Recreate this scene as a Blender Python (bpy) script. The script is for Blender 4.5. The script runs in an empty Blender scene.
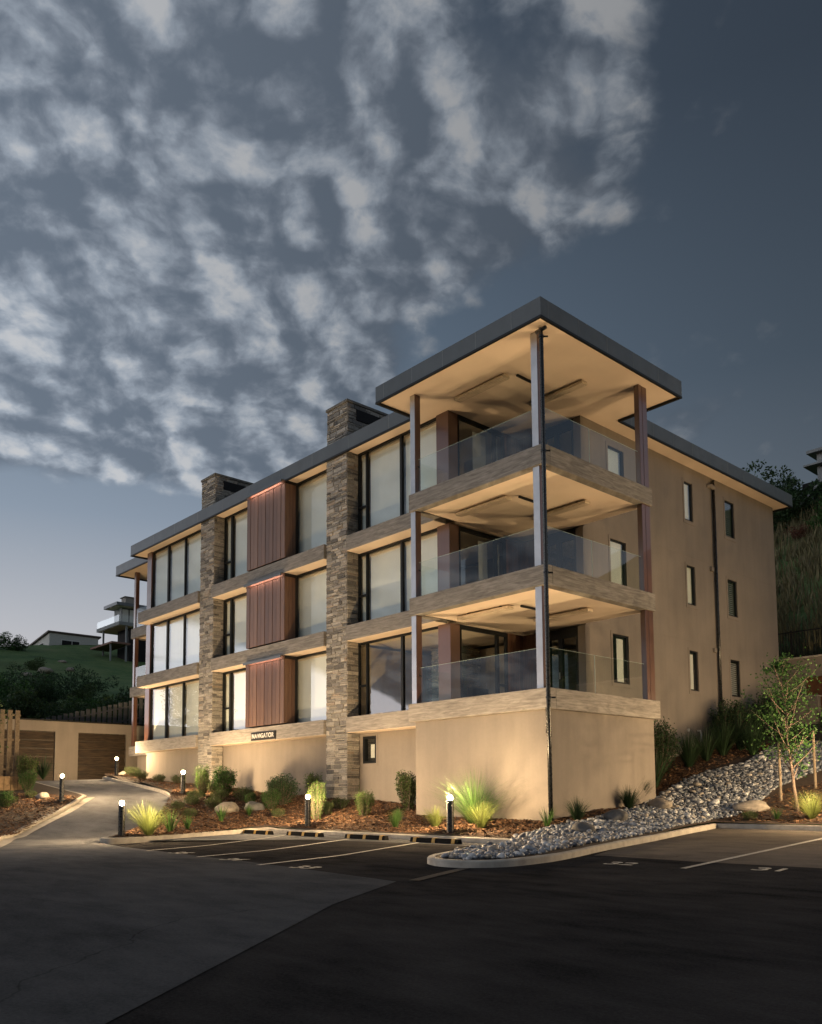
import bpy, bmesh, math, random
import numpy as np
from mathutils import Vector, Matrix, Quaternion
from mathutils.geometry import delaunay_2d_cdt
R = math.radians
rnd = random.Random(7)
scn = bpy.context.scene
col = scn.collection

# ------------------------------------------------------------------ camera
def make_camera():
    yaw, pitch, roll = R(47.721), R(4.785), R(-0.396)
    f = Vector((-math.sin(yaw)*math.cos(pitch), math.cos(yaw)*math.cos(pitch), math.sin(pitch)))
    rt = Vector((math.cos(yaw), math.sin(yaw), 0)); up = rt.cross(f)
    r2 = math.cos(roll)*rt + math.sin(roll)*up
    u2 = -math.sin(roll)*rt + math.cos(roll)*up
    m = Matrix.Identity(4)
    for i in range(3):
        m[i][0] = r2[i]; m[i][1] = u2[i]; m[i][2] = -f[i]
    m[0][3], m[1][3], m[2][3] = 12.729, -15.985, 1.145
    cam = bpy.data.cameras.new('camera'); o = bpy.data.objects.new('camera', cam); col.objects.link(o)
    cam.sensor_fit = 'VERTICAL'; cam.sensor_height = 24; cam.lens = 854.8*24/1024
    cam.shift_y = (723.6-512)/1024; cam.clip_end = 6000; cam.clip_start = .05
    o.matrix_world = m; scn.camera = o
make_camera()

# ------------------------------------------------------------------ node helpers
class NT:
    def __init__(s, tree): s.t = tree; s.n = tree.nodes; s.l = tree.links
    def new(s, ty, **kw):
        n = s.n.new(ty)
        for k, v in kw.items(): setattr(n, k, v)
        return n
    def put(s, sock, v):
        if isinstance(v, bpy.types.NodeSocket): s.l.new(v, sock)
        elif v is not None:
            if isinstance(v, (tuple, list)) and len(v) == 3 and sock.type == 'RGBA': v = (*v, 1)
            sock.default_value = v
    def math(s, op, a, b=None, c=None, clamp=False):
        n = s.new('ShaderNodeMath', operation=op, use_clamp=clamp)
        s.put(n.inputs[0], a)
        if b is not None: s.put(n.inputs[1], b)
        if c is not None: s.put(n.inputs[2], c)
        return n.outputs[0]
    def vmath(s, op, a, b=None, sc=None):
        n = s.new('ShaderNodeVectorMath', operation=op); s.put(n.inputs[0], a)
        if b is not None: s.put(n.inputs[1], b)
        if sc is not None: s.put(n.inputs[3], sc)
        return n.outputs['Value'] if op in ('DOT_PRODUCT', 'LENGTH') else n.outputs[0]
    def mix(s, fac, a, b, mode='MIX'):
        n = s.new('ShaderNodeMix', data_type='RGBA', blend_type=mode)
        s.put(n.inputs[0], fac); s.put(n.inputs[6], a); s.put(n.inputs[7], b)
        return n.outputs[2]
    def ramp(s, fac, stops, interp='LINEAR'):
        n = s.new('ShaderNodeValToRGB'); e = n.color_ramp; e.interpolation = interp
        while len(e.elements) < len(stops): e.elements.new(.5)
        for el, (p, c) in zip(e.elements, stops):
            el.position = p; el.color = (*c, 1) if len(c) == 3 else c
        s.put(n.inputs[0], fac); return n.outputs[0]
    def smooth(s, v, a, b, to0=0., to1=1.):
        n = s.new('ShaderNodeMapRange', interpolation_type='SMOOTHSTEP')
        for i, x in enumerate((v, a, b, to0, to1)): s.put(n.inputs[i], x)
        return n.outputs[0]
    def noise(s, vec, scale, detail=4, rough=.55, dist=0., out=0):
        n = s.new('ShaderNodeTexNoise'); s.put(n.inputs['Vector'], vec)
        n.inputs['Scale'].default_value = scale; n.inputs['Detail'].default_value = detail
        n.inputs['Roughness'].default_value = rough; n.inputs['Distortion'].default_value = dist
        return n.outputs[out]
    def mapping(s, vec, scale=(1, 1, 1), rot=(0, 0, 0), loc=(0, 0, 0)):
        n = s.new('ShaderNodeMapping'); s.put(n.inputs[0], vec)
        n.inputs['Scale'].default_value = scale; n.inputs['Rotation'].default_value = rot; n.inputs['Location'].default_value = loc
        return n.outputs[0]

def material(name, fn, **kw):
    m = bpy.data.materials.new(name); m.use_nodes = True
    t = NT(m.node_tree); t.n.clear()
    out = t.new('ShaderNodeOutputMaterial'); p = t.new('ShaderNodeBsdfPrincipled')
    t.l.new(p.outputs[0], out.inputs[0])
    fn(t, p, out)
    return m
def pos(t): return t.new('ShaderNodeNewGeometry').outputs['Position']
def island(t): return t.new('ShaderNodeNewGeometry').outputs['Random Per Island']
def bump(t, p, h, strength=.3, dist=.01):
    b = t.new('ShaderNodeBump'); b.inputs['Strength'].default_value = strength; b.inputs['Distance'].default_value = dist
    t.put(b.inputs['Height'], h); t.l.new(b.outputs[0], p.inputs['Normal'])

def simple(name, c, rough=.6, metal=0., var=.12, scale=6., bmp=0., bscale=80, spec=.5, coat=0):
    def fn(t, p, out):
        g = pos(t); n = t.noise(g, scale, 5)
        a = tuple(x*(1-var) for x in c); b = tuple(min(1, x*(1+var)) for x in c)
        t.put(p.inputs['Base Color'], t.ramp(n, [(.3, a), (.7, b)]))
        r = t.math('MULTIPLY_ADD', t.noise(g, scale*3, 3), .2, rough-.1)
        t.put(p.inputs['Roughness'], r); p.inputs['Metallic'].default_value = metal
        p.inputs['Specular IOR Level'].default_value = spec
        if coat: p.inputs['Coat Weight'].default_value = coat
        if bmp: bump(t, p, t.noise(g, bscale, 3), bmp, .004)
    return material(name, fn)

def m_stucco(name, c):
    def fn(t, p, out):
        g = pos(t)
        blot = t.noise(g, .55, 5, .6)
        fine = t.noise(g, 14, 4)
        str_ = t.noise(t.mapping(g, (2.2, 2.2, .22)), 1.6, 5, .6)
        f = t.math('ADD', t.math('MULTIPLY', blot, .5), t.math('ADD', t.math('MULTIPLY', fine, .15), t.math('MULTIPLY', str_, .35)))
        a = tuple(x*.80 for x in c); b = tuple(x*1.14 for x in c)
        t.put(p.inputs['Base Color'], t.ramp(f, [(.3, a), (.7, b)]))
        p.inputs['Roughness'].default_value = .9
        bump(t, p, t.noise(g, 150, 3), .35, .004)
    return material(name, fn)

def m_beam(name, c1, c2):   # board-marked, weathered: grain runs along the beam
    def fn(t, p, out):
        g = pos(t)
        tc = t.new('ShaderNodeSeparateXYZ'); t.put(tc.inputs[0], g)
        along = t.math('ADD', tc.outputs[0], tc.outputs[1])
        cv = t.new('ShaderNodeCombineXYZ'); t.put(cv.inputs[0], t.math('MULTIPLY', along, .55)); t.put(cv.inputs[1], t.math('MULTIPLY', tc.outputs[2], 9.))
        t.put(cv.inputs[2], t.math('MULTIPLY', t.math('SUBTRACT', tc.outputs[0], tc.outputs[1]), .2))
        grain = t.noise(cv.outputs[0], 2.6, 8, .65, .6)
        knots = t.noise(t.mapping(cv.outputs[0], (1.5, .35, 1)), 2.2, 4, .6, 1.2)
        f = t.math('ADD', t.math('MULTIPLY', grain, .6), t.math('MULTIPLY', knots, .4))
        t.put(p.inputs['Base Color'], t.ramp(f, [(.3, tuple(x*.55 for x in c1)), (.45, c1), (.62, c2), (.75, tuple(min(1, x*1.15) for x in c2))]))
        p.inputs['Roughness'].default_value = .78
        # board joints
        jz = t.math('PINGPONG', t.math('ADD', tc.outputs[2], .06), .085)
        j = t.smooth(jz, 0, .008)
        bump(t, p, t.math('ADD', t.math('MULTIPLY', grain, .6), j), .5, .006)
    return material(name, fn)

def m_island(name, stops, rough=.8, var_scale=12, bmp=.4, bscale=60, spec=.3, sss=0):
    def fn(t, p, out):
        g = pos(t); i = island(t)
        c = t.ramp(i, stops)
        n = t.noise(g, var_scale, 5, .6)
        c = t.mix(1., c, t.ramp(n, [(.25, (.62, .62, .62)), (.75, (1.3, 1.3, 1.3))]), 'MULTIPLY')
        t.put(p.inputs['Base Color'], c)
        p.inputs['Roughness'].default_value = rough; p.inputs['Specular IOR Level'].default_value = spec
        if bmp: bump(t, p, t.noise(g, bscale, 4, .6), bmp, .006)
        if sss: 
            tr = t.new('ShaderNodeBsdfTranslucent'); t.put(tr.inputs[0], c)
            mx = t.new('ShaderNodeMixShader'); mx.inputs[0].default_value = sss
            t.l.new(p.outputs[0], mx.inputs[1]); t.l.new(tr.outputs[0], mx.inputs[2]); t.l.new(mx.outputs[0], out.inputs[0])
    return material(name, fn)

def leafmat(name, c, var=.5, dry=None):
    a = tuple(x*(1-var) for x in c); b = tuple(x*(1+var) for x in c)
    st = [(0, a), (.6, c), (.92, b)]
    if dry: st.append((1., dry))
    return m_island(name, st, .55, 5, 0, spec=.35, sss=.35)

M = {}
M['stucco'] = m_stucco('stucco', (.245, .218, .190))
M['stucco_side'] = M['stucco']
M['beam'] = m_beam('board_marked_beam', (.18, .17, .155), (.30, .285, .262))
M['beam_low'] = m_beam('board_marked_sill', (.24, .222, .20), (.38, .355, .32))
M['soffit'] = simple('soffit_paint', (.80, .67, .54), .7, var=.04, scale=1.2)
M['fascia'] = simple('fascia_metal', (.085, .10, .112), .42, .25, var=.10, scale=1.4, spec=.5)
M['seam'] = simple('fascia_seam', (.17, .19, .2), .45, .2)
M['frame'] = simple('black_aluminium', (.009, .011, .013), .5, .0, spec=.25)
M['pipe'] = simple('black_downpipe', (.016, .019, .022), .28, .1, spec=.6)
M['post'] = simple('oxide_brown_post', (.105, .048, .034), .34, .0, var=.04, scale=.8, spec=.8, coat=.4)
M['steel'] = simple('post_sheen', (.46, .47, .49), .34, .85, var=.12, scale=2, spec=.6)  # pale metal standing in for the sky sheen on the post fronts
M['stone'] = m_island('ledge_stone', [(0, (.12, .118, .115)), (.25, (.28, .27, .245)), (.5, (.42, .40, .36)), (.72, (.18, .175, .17)), (.9, (.52, .49, .44)), (1, (.31, .25, .19))], .85, 18, .8, 45)
M['mortar'] = simple('mortar', (.50, .46, .40), .95, var=.25, scale=15, bmp=.6)
M['slate'] = simple('cap_stone', (.16, .155, .14), .8, var=.3, scale=8, bmp=.5, bscale=30)
M['blind'] = simple('roller_blind', (.85, .86, .83), .85, var=.03, scale=2)
M['room'] = simple('room_wall', (.42, .35, .27), .9, var=.05)
M['dark'] = simple('dark_void', (.012, .012, .014), .9)
M['cabinet'] = simple('cabinet_timber', (.16, .075, .035), .5, var=.3, scale=5)
M['white'] = simple('white_paint', (.78, .78, .75), .6)
M['heater'] = simple('heater_metal', (.62, .54, .42), .4, .2)
M['yellow'] = simple('yellow_rubber', (.40, .23, .03), .6, var=.2)
M['rubber'] = simple('black_rubber', (.010, .010, .010), .9, var=.3, scale=20, spec=.1)
M['kerb'] = simple('concrete_kerb', (.40, .375, .33), .85, var=.22, scale=5, bmp=.5, bscale=120)
M['soil'] = simple('garden_soil', (.045, .028, .018), .95, var=.5, scale=14, bmp=1., bscale=35)
M['chips'] = m_island('bark_chips', [(0, (.045, .022, .012)), (.4, (.12, .062, .032)), (.75, (.20, .11, .06)), (1, (.30, .19, .11))], .85, 30, 0)
M['cobble'] = m_island('river_stone', [(0, (.07, .08, .10)), (.3, (.16, .18, .21)), (.6, (.27, .295, .33)), (.85, (.44, .46, .48)), (.95, (.33, .30, .26)), (1, (.62, .63, .63))], .62, 25, .4, 40, spec=.4)
M['boulder'] = m_island('boulder_stone', [(0, (.20, .185, .16)), (1, (.30, .27, .23))], .85, 6, .9, 14)
M['boulder_dark'] = m_island('dark_boulder_stone', [(0, (.07, .072, .075)), (1, (.11, .11, .11))], .7, 6, .9, 14)
M['timber'] = simple('grey_timber', (.30, .21, .12), .8, var=.3, scale=8, bmp=.5)
M['paling'] = simple('weathered_paling', (.15, .16, .17), .85, var=.25, scale=6)
M['bark'] = simple('tree_bark', (.13, .095, .075), .85, var=.35, scale=22, bmp=.8, bscale=50)
M['stake'] = simple('pine_stake', (.19, .15, .105), .8, var=.3, scale=15)
M['leaf_dark'] = leafmat('leaf_dark', (.038, .080, .032))
M['leaf_mid'] = leafmat('leaf_mid', (.045, .115, .026))
M['leaf_light'] = leafmat('leaf_light', (.085, .155, .035))
M['leaf_olive'] = leafmat('leaf_olive', (.065, .105, .032))
M['leaf_red'] = leafmat('leaf_red', (.13, .055, .035))
M['blade_yellow'] = leafmat('blade_yellow', (.20, .245, .07), .35)
M['blade_green'] = leafmat('blade_green', (.08, .17, .04), .4)
M['blade_dark'] = leafmat('blade_dark', (.026, .055, .024), .4)
M['blade_dry'] = leafmat('blade_dry', (.19, .17, .085), .4)
M['house_white'] = simple('weatherboard', (.55, .55, .52), .8, var=.06)
M['house_grey'] = simple('house_grey_wall', (.25, .27, .28), .8, var=.1)
M['roof_brown'] = simple('roof_brown', (.10, .07, .06), .7)
M['black_rail'] = simple('black_railing_paint', (.008, .008, .009), .5)
M['deck'] = simple('deck_timber', (.22, .12, .09), .8)
M['galv'] = simple('pale_pipe', (.62, .64, .64), .45, 0)

def f_cedar(t, p, out):
    g = pos(t); i = island(t)
    c = t.ramp(i, [(0, (.085, .042, .026)), (.5, (.13, .066, .040)), (1, (.18, .10, .064))])
    n = t.noise(t.mapping(g, (30, 30, 1.4)), 1., 6, .6, .4)
    c = t.mix(1., c, t.ramp(n, [(.25, (.6, .6, .6)), (.75, (1.3, 1.3, 1.3))]), 'MULTIPLY')
    t.put(p.inputs['Base Color'], c); p.inputs['Roughness'].default_value = .5
    p.inputs['Specular IOR Level'].default_value = .55
    bump(t, p, n, .25, .004)
M['cedar'] = material('cedar_boards', f_cedar)

def f_garage(t, p, out):
    g = pos(t)
    n = t.noise(t.mapping(g, (1, .9, 9)), 2., 6, .6)
    t.put(p.inputs['Base Color'], t.ramp(n, [(.35, (.014, .010, .006)), (.65, (.065, .043, .025))]))
    p.inputs['Roughness'].default_value = .55
M['garage'] = material('garage_timber', f_garage)

def f_glass(ior=1.9, tint=(.92, .96, .94)):
    def fn(t, p, out):
        t.n.remove(p)
        ge = t.new('ShaderNodeNewGeometry'); cs = t.math('ABSOLUTE', t.vmath('DOT_PRODUCT', ge.outputs['True Normal'], ge.outputs['Incoming']))
        r0 = ((ior-1)/(ior+1))**2
        fres = t.math('MULTIPLY_ADD', t.math('POWER', t.math('SUBTRACT', 1., cs, clamp=True), 5.), 1-r0, r0)
        gl = t.new('ShaderNodeBsdfGlossy'); gl.inputs['Roughness'].default_value = .0; gl.inputs[0].default_value = (.95, .98, 1, 1)
        tr = t.new('ShaderNodeBsdfTransparent'); tr.inputs[0].default_value = (*tint, 1)
        mx = t.new('ShaderNodeMixShader'); t.put(mx.inputs[0], fres)
        t.l.new(tr.outputs[0], mx.inputs[1]); t.l.new(gl.outputs[0], mx.inputs[2]); t.l.new(mx.outputs[0], out.inputs[0])
        w = t.new('ShaderNodeBump'); w.inputs['Strength'].default_value = .04; w.inputs['Distance'].default_value = .02
        t.put(w.inputs['Height'], t.noise(pos(t), .9, 2)); t.l.new(w.outputs[0], gl.inputs['Normal'])
    return fn
M['glass'] = material('window_glass', f_glass(2.05))
M['edge'] = simple('glass_edge', (.42, .55, .50), .3)
M['balglass'] = material('balustrade_glass', f_glass(1.75, (.90, .95, .93)))

def emit(name, c, s):
    def fn(t, p, out):
        t.n.remove(p); e = t.new('ShaderNodeEmission'); e.inputs[0].default_value = (*c, 1); e.inputs[1].default_value = s
        t.l.new(e.outputs[0], out.inputs[0])
    return material(name, fn)
M['bulb'] = emit('bollard_lamp', (1., .68, .36), 5600.)
M['led'] = emit('led_strip', (1., .52, .38), 24.)

def f_asphalt(c1, c2, pool_lift=0.):
    def fn(t, p, out):
        g = pos(t)
        big = t.noise(g, .22, 6, .62, .5)
        mid = t.noise(t.mapping(g, (1, 2.4, 1), (0, 0, .35)), .9, 6, .65)
        fine = t.noise(g, 38, 4, .7)
        agg = t.noise(g, 95, 3, .7)
        f = t.math('ADD', t.math('MULTIPLY', big, .38), t.math('ADD', t.math('MULTIPLY', mid, .34), t.math('MULTIPLY', fine, .28)))
        c = t.ramp(f, [(.38, c1), (.5, tuple((a_+b_)/2 for a_, b_ in zip(c1, c2))), (.64, c2)])
        if pool_lift:
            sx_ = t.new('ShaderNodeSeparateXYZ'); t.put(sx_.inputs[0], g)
            k_ = t.smooth(t.math('ADD', sx_.outputs[0], t.math('MULTIPLY', big, 8.)), 3., -4., 1., pool_lift)  # colour lightened towards the drive to widen the bollards' light pools
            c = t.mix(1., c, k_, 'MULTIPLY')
        sp = t.smooth(agg, .60, .70); c = t.mix(t.math('MULTIPLY', sp, .5), c, (.12, .118, .115))
        vor = t.new('ShaderNodeTexVoronoi', feature='DISTANCE_TO_EDGE'); t.put(vor.inputs['Vector'], t.mix(.35, g, t.noise(g, .8, 4, out=1))); vor.inputs['Scale'].default_value = .16
        cr = t.smooth(vor.outputs[0], .0, .0012, 1., 0.)
        c = t.mix(t.math('MULTIPLY', cr, .35), c, (.008, .008, .008))
        t.put(p.inputs['Base Color'], c)
        t.put(p.inputs['Roughness'], t.ramp(mid, [(.3, (.78,)*3), (.7, (.95,)*3)]))
        p.inputs['Specular IOR Level'].default_value = .0
        bump(t, p, t.math('ADD', t.noise(g, 70, 4, .75), t.math('MULTIPLY', big, 2)), 1., .014)
    return fn
M['asphalt'] = material('new_asphalt', f_asphalt((.016, .016, .017), (.074, .071, .070)))
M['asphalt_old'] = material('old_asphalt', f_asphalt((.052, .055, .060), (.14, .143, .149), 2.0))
M['bayconc'] = material('worn_bay_asphalt', f_asphalt((.09, .082, .073), (.21, .185, .16)))

def f_line(t, p, out):
    g = pos(t); n = t.noise(g, 30, 5, .7); b = t.noise(g, 3, 3)
    f = t.smooth(t.math('ADD', n, t.math('MULTIPLY', b, .3)), .5, .62, 0., 1.)
    t.put(p.inputs['Base Color'], t.mix(f, (.60, .58, .54), (.30, .29, .27)))
    p.inputs['Roughness'].default_value = .8
M['line'] = material('worn_line_paint', f_line)

def f_hill(t, p, out):
    g = pos(t)
    a = t.noise(g, .05, 6, .6, .6); b = t.noise(g, .6, 6, .65); c = t.noise(t.mapping(g, (2, 2, .5)), 2.5, 5, .7)
    f = t.math('ADD', t.math('MULTIPLY', a, .5), t.math('ADD', t.math('MULTIPLY', b, .25), t.math('MULTIPLY', c, .25)))
    cc = t.ramp(f, [(.38, (.04, .10, .03)), (.46, (.09, .20, .055)), (.56, (.17, .27, .09)), (.66, (.28, .28, .14))])
    t.put(p.inputs['Base Color'], cc); p.inputs['Roughness'].default_value = .95
    bump(t, p, t.math('ADD', b, c), 1., .5)
M['hill'] = material('grassy_ground', f_hill)

# ------------------------------------------------------------------ mesh helpers
class MB:
    def __init__(s): s.v = []; s.f = []; s.sm = False
    def add(s, vs, fs):
        n = len(s.v); s.v += [tuple(v) for v in vs]; s.f += [tuple(i+n for i in f) for f in fs]; return s
    def box(s, x0, x1, y0, y1, z0, z1):
        if x1 < x0: x0, x1 = x1, x0
        if y1 < y0: y0, y1 = y1, y0
        if z1 < z0: z0, z1 = z1, z0
        return s.add([(x0,y0,z0),(x1,y0,z0),(x1,y1,z0),(x0,y1,z0),(x0,y0,z1),(x1,y0,z1),(x1,y1,z1),(x0,y1,z1)],
              [(0,3,2,1),(4,5,6,7),(0,1,5,4),(1,2,6,5),(2,3,7,6),(3,0,4,7)])
    def prism(s, poly, z0, z1):
        n = len(poly)
        return s.add([(x,y,z0) for x,y in poly]+[(x,y,z1) for x,y in poly],
              [tuple(range(n-1,-1,-1)), tuple(range(n,2*n))]+[(i,(i+1)%n,n+(i+1)%n,n+i) for i in range(n)])
    def tube(s, pts, rad, seg=8, cap=True):
        pts = [Vector(p) for p in pts]; n = len(pts)
        rads = rad if isinstance(rad, (list, tuple)) else [rad]*n
        rings = []; base = len(s.v); prev = None
        for i, p in enumerate(pts):
            d = (pts[min(i+1,n-1)]-pts[max(i-1,0)]).normalized()
            a = Vector((0,0,1)) if abs(d.z) < .9 else Vector((1,0,0))
            if prev is not None: a = prev
            u = (a - d*a.dot(d)).normalized(); w = d.cross(u); prev = u
            for k in range(seg):
                t = 2*math.pi*k/seg
                s.v.append(tuple(p+(u*math.cos(t)+w*math.sin(t))*rads[i]))
        for i in range(n-1):
            for k in range(seg):
                a = base+i*seg+k; b = base+i*seg+(k+1)%seg
                s.f.append((a, b, b+seg, a+seg))
        if cap:
            s.f.append(tuple(base+k for k in range(seg-1,-1,-1))); s.f.append(tuple(base+(n-1)*seg+k for k in range(seg)))
        return s
    def lathe(s, prof, seg=20, c=(0,0,0)):
        base = len(s.v)
        for r, z in prof:
            for k in range(seg):
                t = 2*math.pi*k/seg; s.v.append((c[0]+r*math.cos(t), c[1]+r*math.sin(t), c[2]+z))
        for i in range(len(prof)-1):
            for k in range(seg):
                a = base+i*seg+k; b = base+i*seg+(k+1)%seg
                s.f.append((a, b, b+seg, a+seg))
        s.f.append(tuple(base+k for k in range(seg-1,-1,-1))); s.f.append(tuple(base+(len(prof)-1)*seg+k for k in range(seg)))
        return s
    def mesh(s, name, mat, smooth=False):
        me = bpy.data.meshes.new(name); me.from_pydata(s.v, [], s.f); me.materials.append(M[mat] if isinstance(mat, str) else mat)
        if smooth: me.polygons.foreach_set('use_smooth', [True]*len(me.polygons))
        me.update(); return me
    def obj(s, name, mat, parent=None, bevel=0, smooth=False, label=None, loc=None):
        o = bpy.data.objects.new(name, s.mesh(name, mat, smooth)); col.objects.link(o)
        if parent: o.parent = parent
        if loc: o.location = loc
        if bevel:
            m = o.modifiers.new('bevel', 'BEVEL'); m.width = bevel; m.segments = 2; m.limit_method = 'ANGLE'
        if label: o['label'] = label
        return o
def B(*a): return MB().box(*a)
def sheet(ax, c, a, b, z0, z1):
    if ax == 'y': return MB().add([(a, c, z0), (b, c, z0), (b, c, z1), (a, c, z1)], [(0, 1, 2, 3)])
    return MB().add([(c, a, z0), (c, b, z0), (c, b, z1), (c, a, z1)], [(0, 1, 2, 3)])

def tag(o, label=None, cat=None, group=None, kind=None):
    if label: o['label'] = label
    if cat: o['category'] = cat
    if group: o['group'] = group
    if kind: o['kind'] = kind
    return o
def root(name, loc, label, cat, group=None, rz=0):
    o = bpy.data.objects.new(name, None); o.empty_display_size = .2; col.objects.link(o)
    o.location = loc; o.rotation_euler = (0, 0, rz)
    return tag(o, label, cat, group)
def copy_tree(o, loc, rz=0, label=None, sc=None):
    def cp(a, par):
        c = a.copy(); col.objects.link(c); c.parent = par
        for ch in kids.get(a.name, []): cp(ch, c)
        return c
    kids = {}
    for x in list(o.children): kids.setdefault(o.name, []).append(x)
    for x in list(o.children):
        for y in list(x.children): kids.setdefault(x.name, []).append(y)
    c = cp(o, None); c.location = loc; c.rotation_euler = (0, 0, rz)
    if sc: c.scale = sc if isinstance(sc, (tuple, list)) else (sc,)*3
    if label: c['label'] = label
    return c

# ------------------------------------------------------------------ surface heights
def hs(x, y):
    t = min(y-x-2.5, 24)
    return .03*max(0, min(y, 20)+6) + .10*max(0, min(t, 14)-3) + .07*max(0, t-14)
_bp = [(x, -2.4, hs(x, -2.4)+.1) for x in (-8.6, -6, -3, 0, 1.6)] + [(-9, -6.8, .1), (-8.9, -4.5, hs(-8.9, -4.5)+.1),
 (2.3,-5.9,.1),(3.2,-5.9,.11),(3.6,-4.4,.16),(1.7,-4.5,.16),(3.1,-2.6,.22),(2.8,-.2,.28),(2.2,3.7,.42),
 (-12.5,-3.9,.58),(-13.6,-2.8,.83),(-15.1,-1.8,1.12),(-16.6,-1.1,1.33),(-20.6,-.3,1.74),(-25.1,.4,2.12),(-28,1.2,2.3),
 (-.1,.1,.49),(-2.4,.1,.54),(-4.8,.1,.6),(-4.8,1.65,.75),(-7,1.65,.87),(-9.7,1.1,1.03),(-14,1.65,1.15),(-17.9,1.1,1.45),(-21.5,1.65,1.68),(-24.9,1.65,1.95),(-28,2.5,2.2),
 (-.1,4.8,.97),(-2.3,5,1.1),(-2.3,8,2.0),(-2.3,12,2.9),(-2.3,17.6,3.7),(0,2,.72),(.8,0,.45),
 (4,3.75,.42),(8,3.75,.42),(14,3.75,.42),(4,8,1.3),(5,12,2.4),(0,8,1.7),(0,12,2.6),(8,8,1.2),(8,14,2.6),(2,18,3.6),(12,19,3.8),(14,10,1.6)]
_P = np.array(_bp); _n = len(_P)
_d = np.hypot(_P[:,None,0]-_P[None,:,0], _P[:,None,1]-_P[None,:,1])
_A = np.zeros((_n+3,_n+3)); _A[:_n,:_n] = _d; _A[:_n,_n] = 1; _A[:_n,_n+1:] = _P[:,:2]; _A[_n,:_n] = 1; _A[_n+1:,:_n] = _P[:,:2].T
_A[:_n,:_n] -= np.eye(_n)*.02
_w = np.linalg.solve(_A, np.r_[_P[:,2],0,0,0])
def bed(x, y): return float(_w[:_n]@np.hypot(_P[:,0]-x, _P[:,1]-y)+_w[_n]+_w[_n+1]*x+_w[_n+2]*y)
def bedl(x, y): return hs(x, y)+.10
def sm(a, b, x):
    t = min(1, max(0, (x-a)/(b-a))); return t*t*(3-2*t)
def T(x, y):      # natural ground
    base = hs(x, y)-.3
    if x > 0: base -= 0
    sl = max(0, -31.5-x); sr = max(0, y-20.5)
    L = 2.3*sm(0, 1.2, sl) + .205*min(sl, 90) + .13*(y-20)*min(sl, 90)/90 + .6*sm(0, 20, sl)*math.sin(x*.11+y*.07)
    L *= sm(-90, 5, y) if y < 5 else 1
    Rr = (2.9*sm(0, .8, sr) + .71*min(sr, 22) + .08*max(0, min(sr-22, 200)))*math.exp(-max(0, -20-x)/26)
    if x > 12: Rr *= 1-.4*sm(12, 60, x)
    side = 0
    if y > 4 and x > -3: side = (bed(min(x, 14), min(y, 19))-.25-base)*sm(4, 6, y)
    if y > 4 and x > 14: side *= 1-sm(14, 30, x)*.4
    n = .25*math.sin(x*.5+1)*math.sin(y*.43) if (sl > 4 or sr > 4) else 0
    return base + max(side, 0) + max(L, Rr) + n*.6

def inpoly(x, y, poly):
    c = False; n = len(poly)
    for i in range(n):
        x1, y1 = poly[i]; x2, y2 = poly[(i+1) % n]
        if (y1 > y) != (y2 > y) and x < (x2-x1)*(y-y1)/(y2-y1)+x1: c = not c
    return c
def spline(pts, k=8, closed=False):
    out = []; n = len(pts)
    rng = range(n if closed else n-1)
    for i in rng:
        p = [pts[(i+j) % n] if closed else pts[min(max(i+j, 0), n-1)] for j in (-1, 0, 1, 2)]
        for q in range(k):
            t = q/k
            out.append(tuple(.5*((2*p[1][d])+(-p[0][d]+p[2][d])*t+(2*p[0][d]-5*p[1][d]+4*p[2][d]-p[3][d])*t*t+(-p[0][d]+3*p[1][d]-3*p[2][d]+p[3][d])*t**3) for d in (0, 1)))
    if not closed: out.append(tuple(pts[-1][:2]))
    return out
def drape(name, poly, hf, off, mat, step=.6, kind='structure', jitter=0):
    xs = [p[0] for p in poly]; ys = [p[1] for p in poly]
    vs = []; n0 = 0
    for i in range(len(poly)):
        a = Vector(poly[i]); b = Vector(poly[(i+1) % len(poly)]); k = max(1, int((b-a).length/step))
        for q in range(k): vs.append(a.lerp(b, q/k))
    n0 = len(vs); edges = [(i, (i+1) % n0) for i in range(n0)]
    x = min(xs)+step/2
    while x < max(xs):
        y = min(ys)+step/2
        while y < max(ys):
            if inpoly(x, y, poly): vs.append(Vector((x+rnd.uniform(-.1, .1)*step, y+rnd.uniform(-.1, .1)*step)))
            y += step
        x += step
    r = delaunay_2d_cdt(vs, edges, [list(range(n0))], 1, 1e-5)
    mb = MB(); mb.v = [(p[0], p[1], hf(p[0], p[1])+off) for p in r[0]]
    for f in r[2]:
        a, b, c = (r[0][i] for i in f[:3])
        mb.f.append(tuple(f) if (b-a).cross(c-a) > 0 else tuple(reversed(f)))
    o = mb.obj(name, mat, smooth=True); tag(o, kind=kind); return o

# ------------------------------------------------------------------ ground sheets
def build_ground():
    def axis(lo, hi, fine_lo, fine_hi, st):
        a = []; x = fine_lo; s = st
        while x > lo: a.append(x); x -= s; s *= 1.12
        a.append(lo); a.reverse(); a.pop()
        x = fine_lo
        while x < fine_hi: a.append(x); x += st
        s = st
        while x < hi: a.append(x); x += s; s *= 1.12
        a.append(hi); return a
    xs = axis(-3000, 3000, -60, 30, 1.); ys = axis(-3000, 3000, -22, 60, 1.)
    mb = MB(); nx = len(xs)
    for y in ys:
        for x in xs: mb.v.append((x, y, T(x, y)))
    for j in range(len(ys)-1):
        for i in range(nx-1):
            a = j*nx+i; mb.f.append((a, a+1, a+nx+1, a+nx))
    tag(mb.obj('ground', 'hill', smooth=True), kind='structure')
build_ground()

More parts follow.
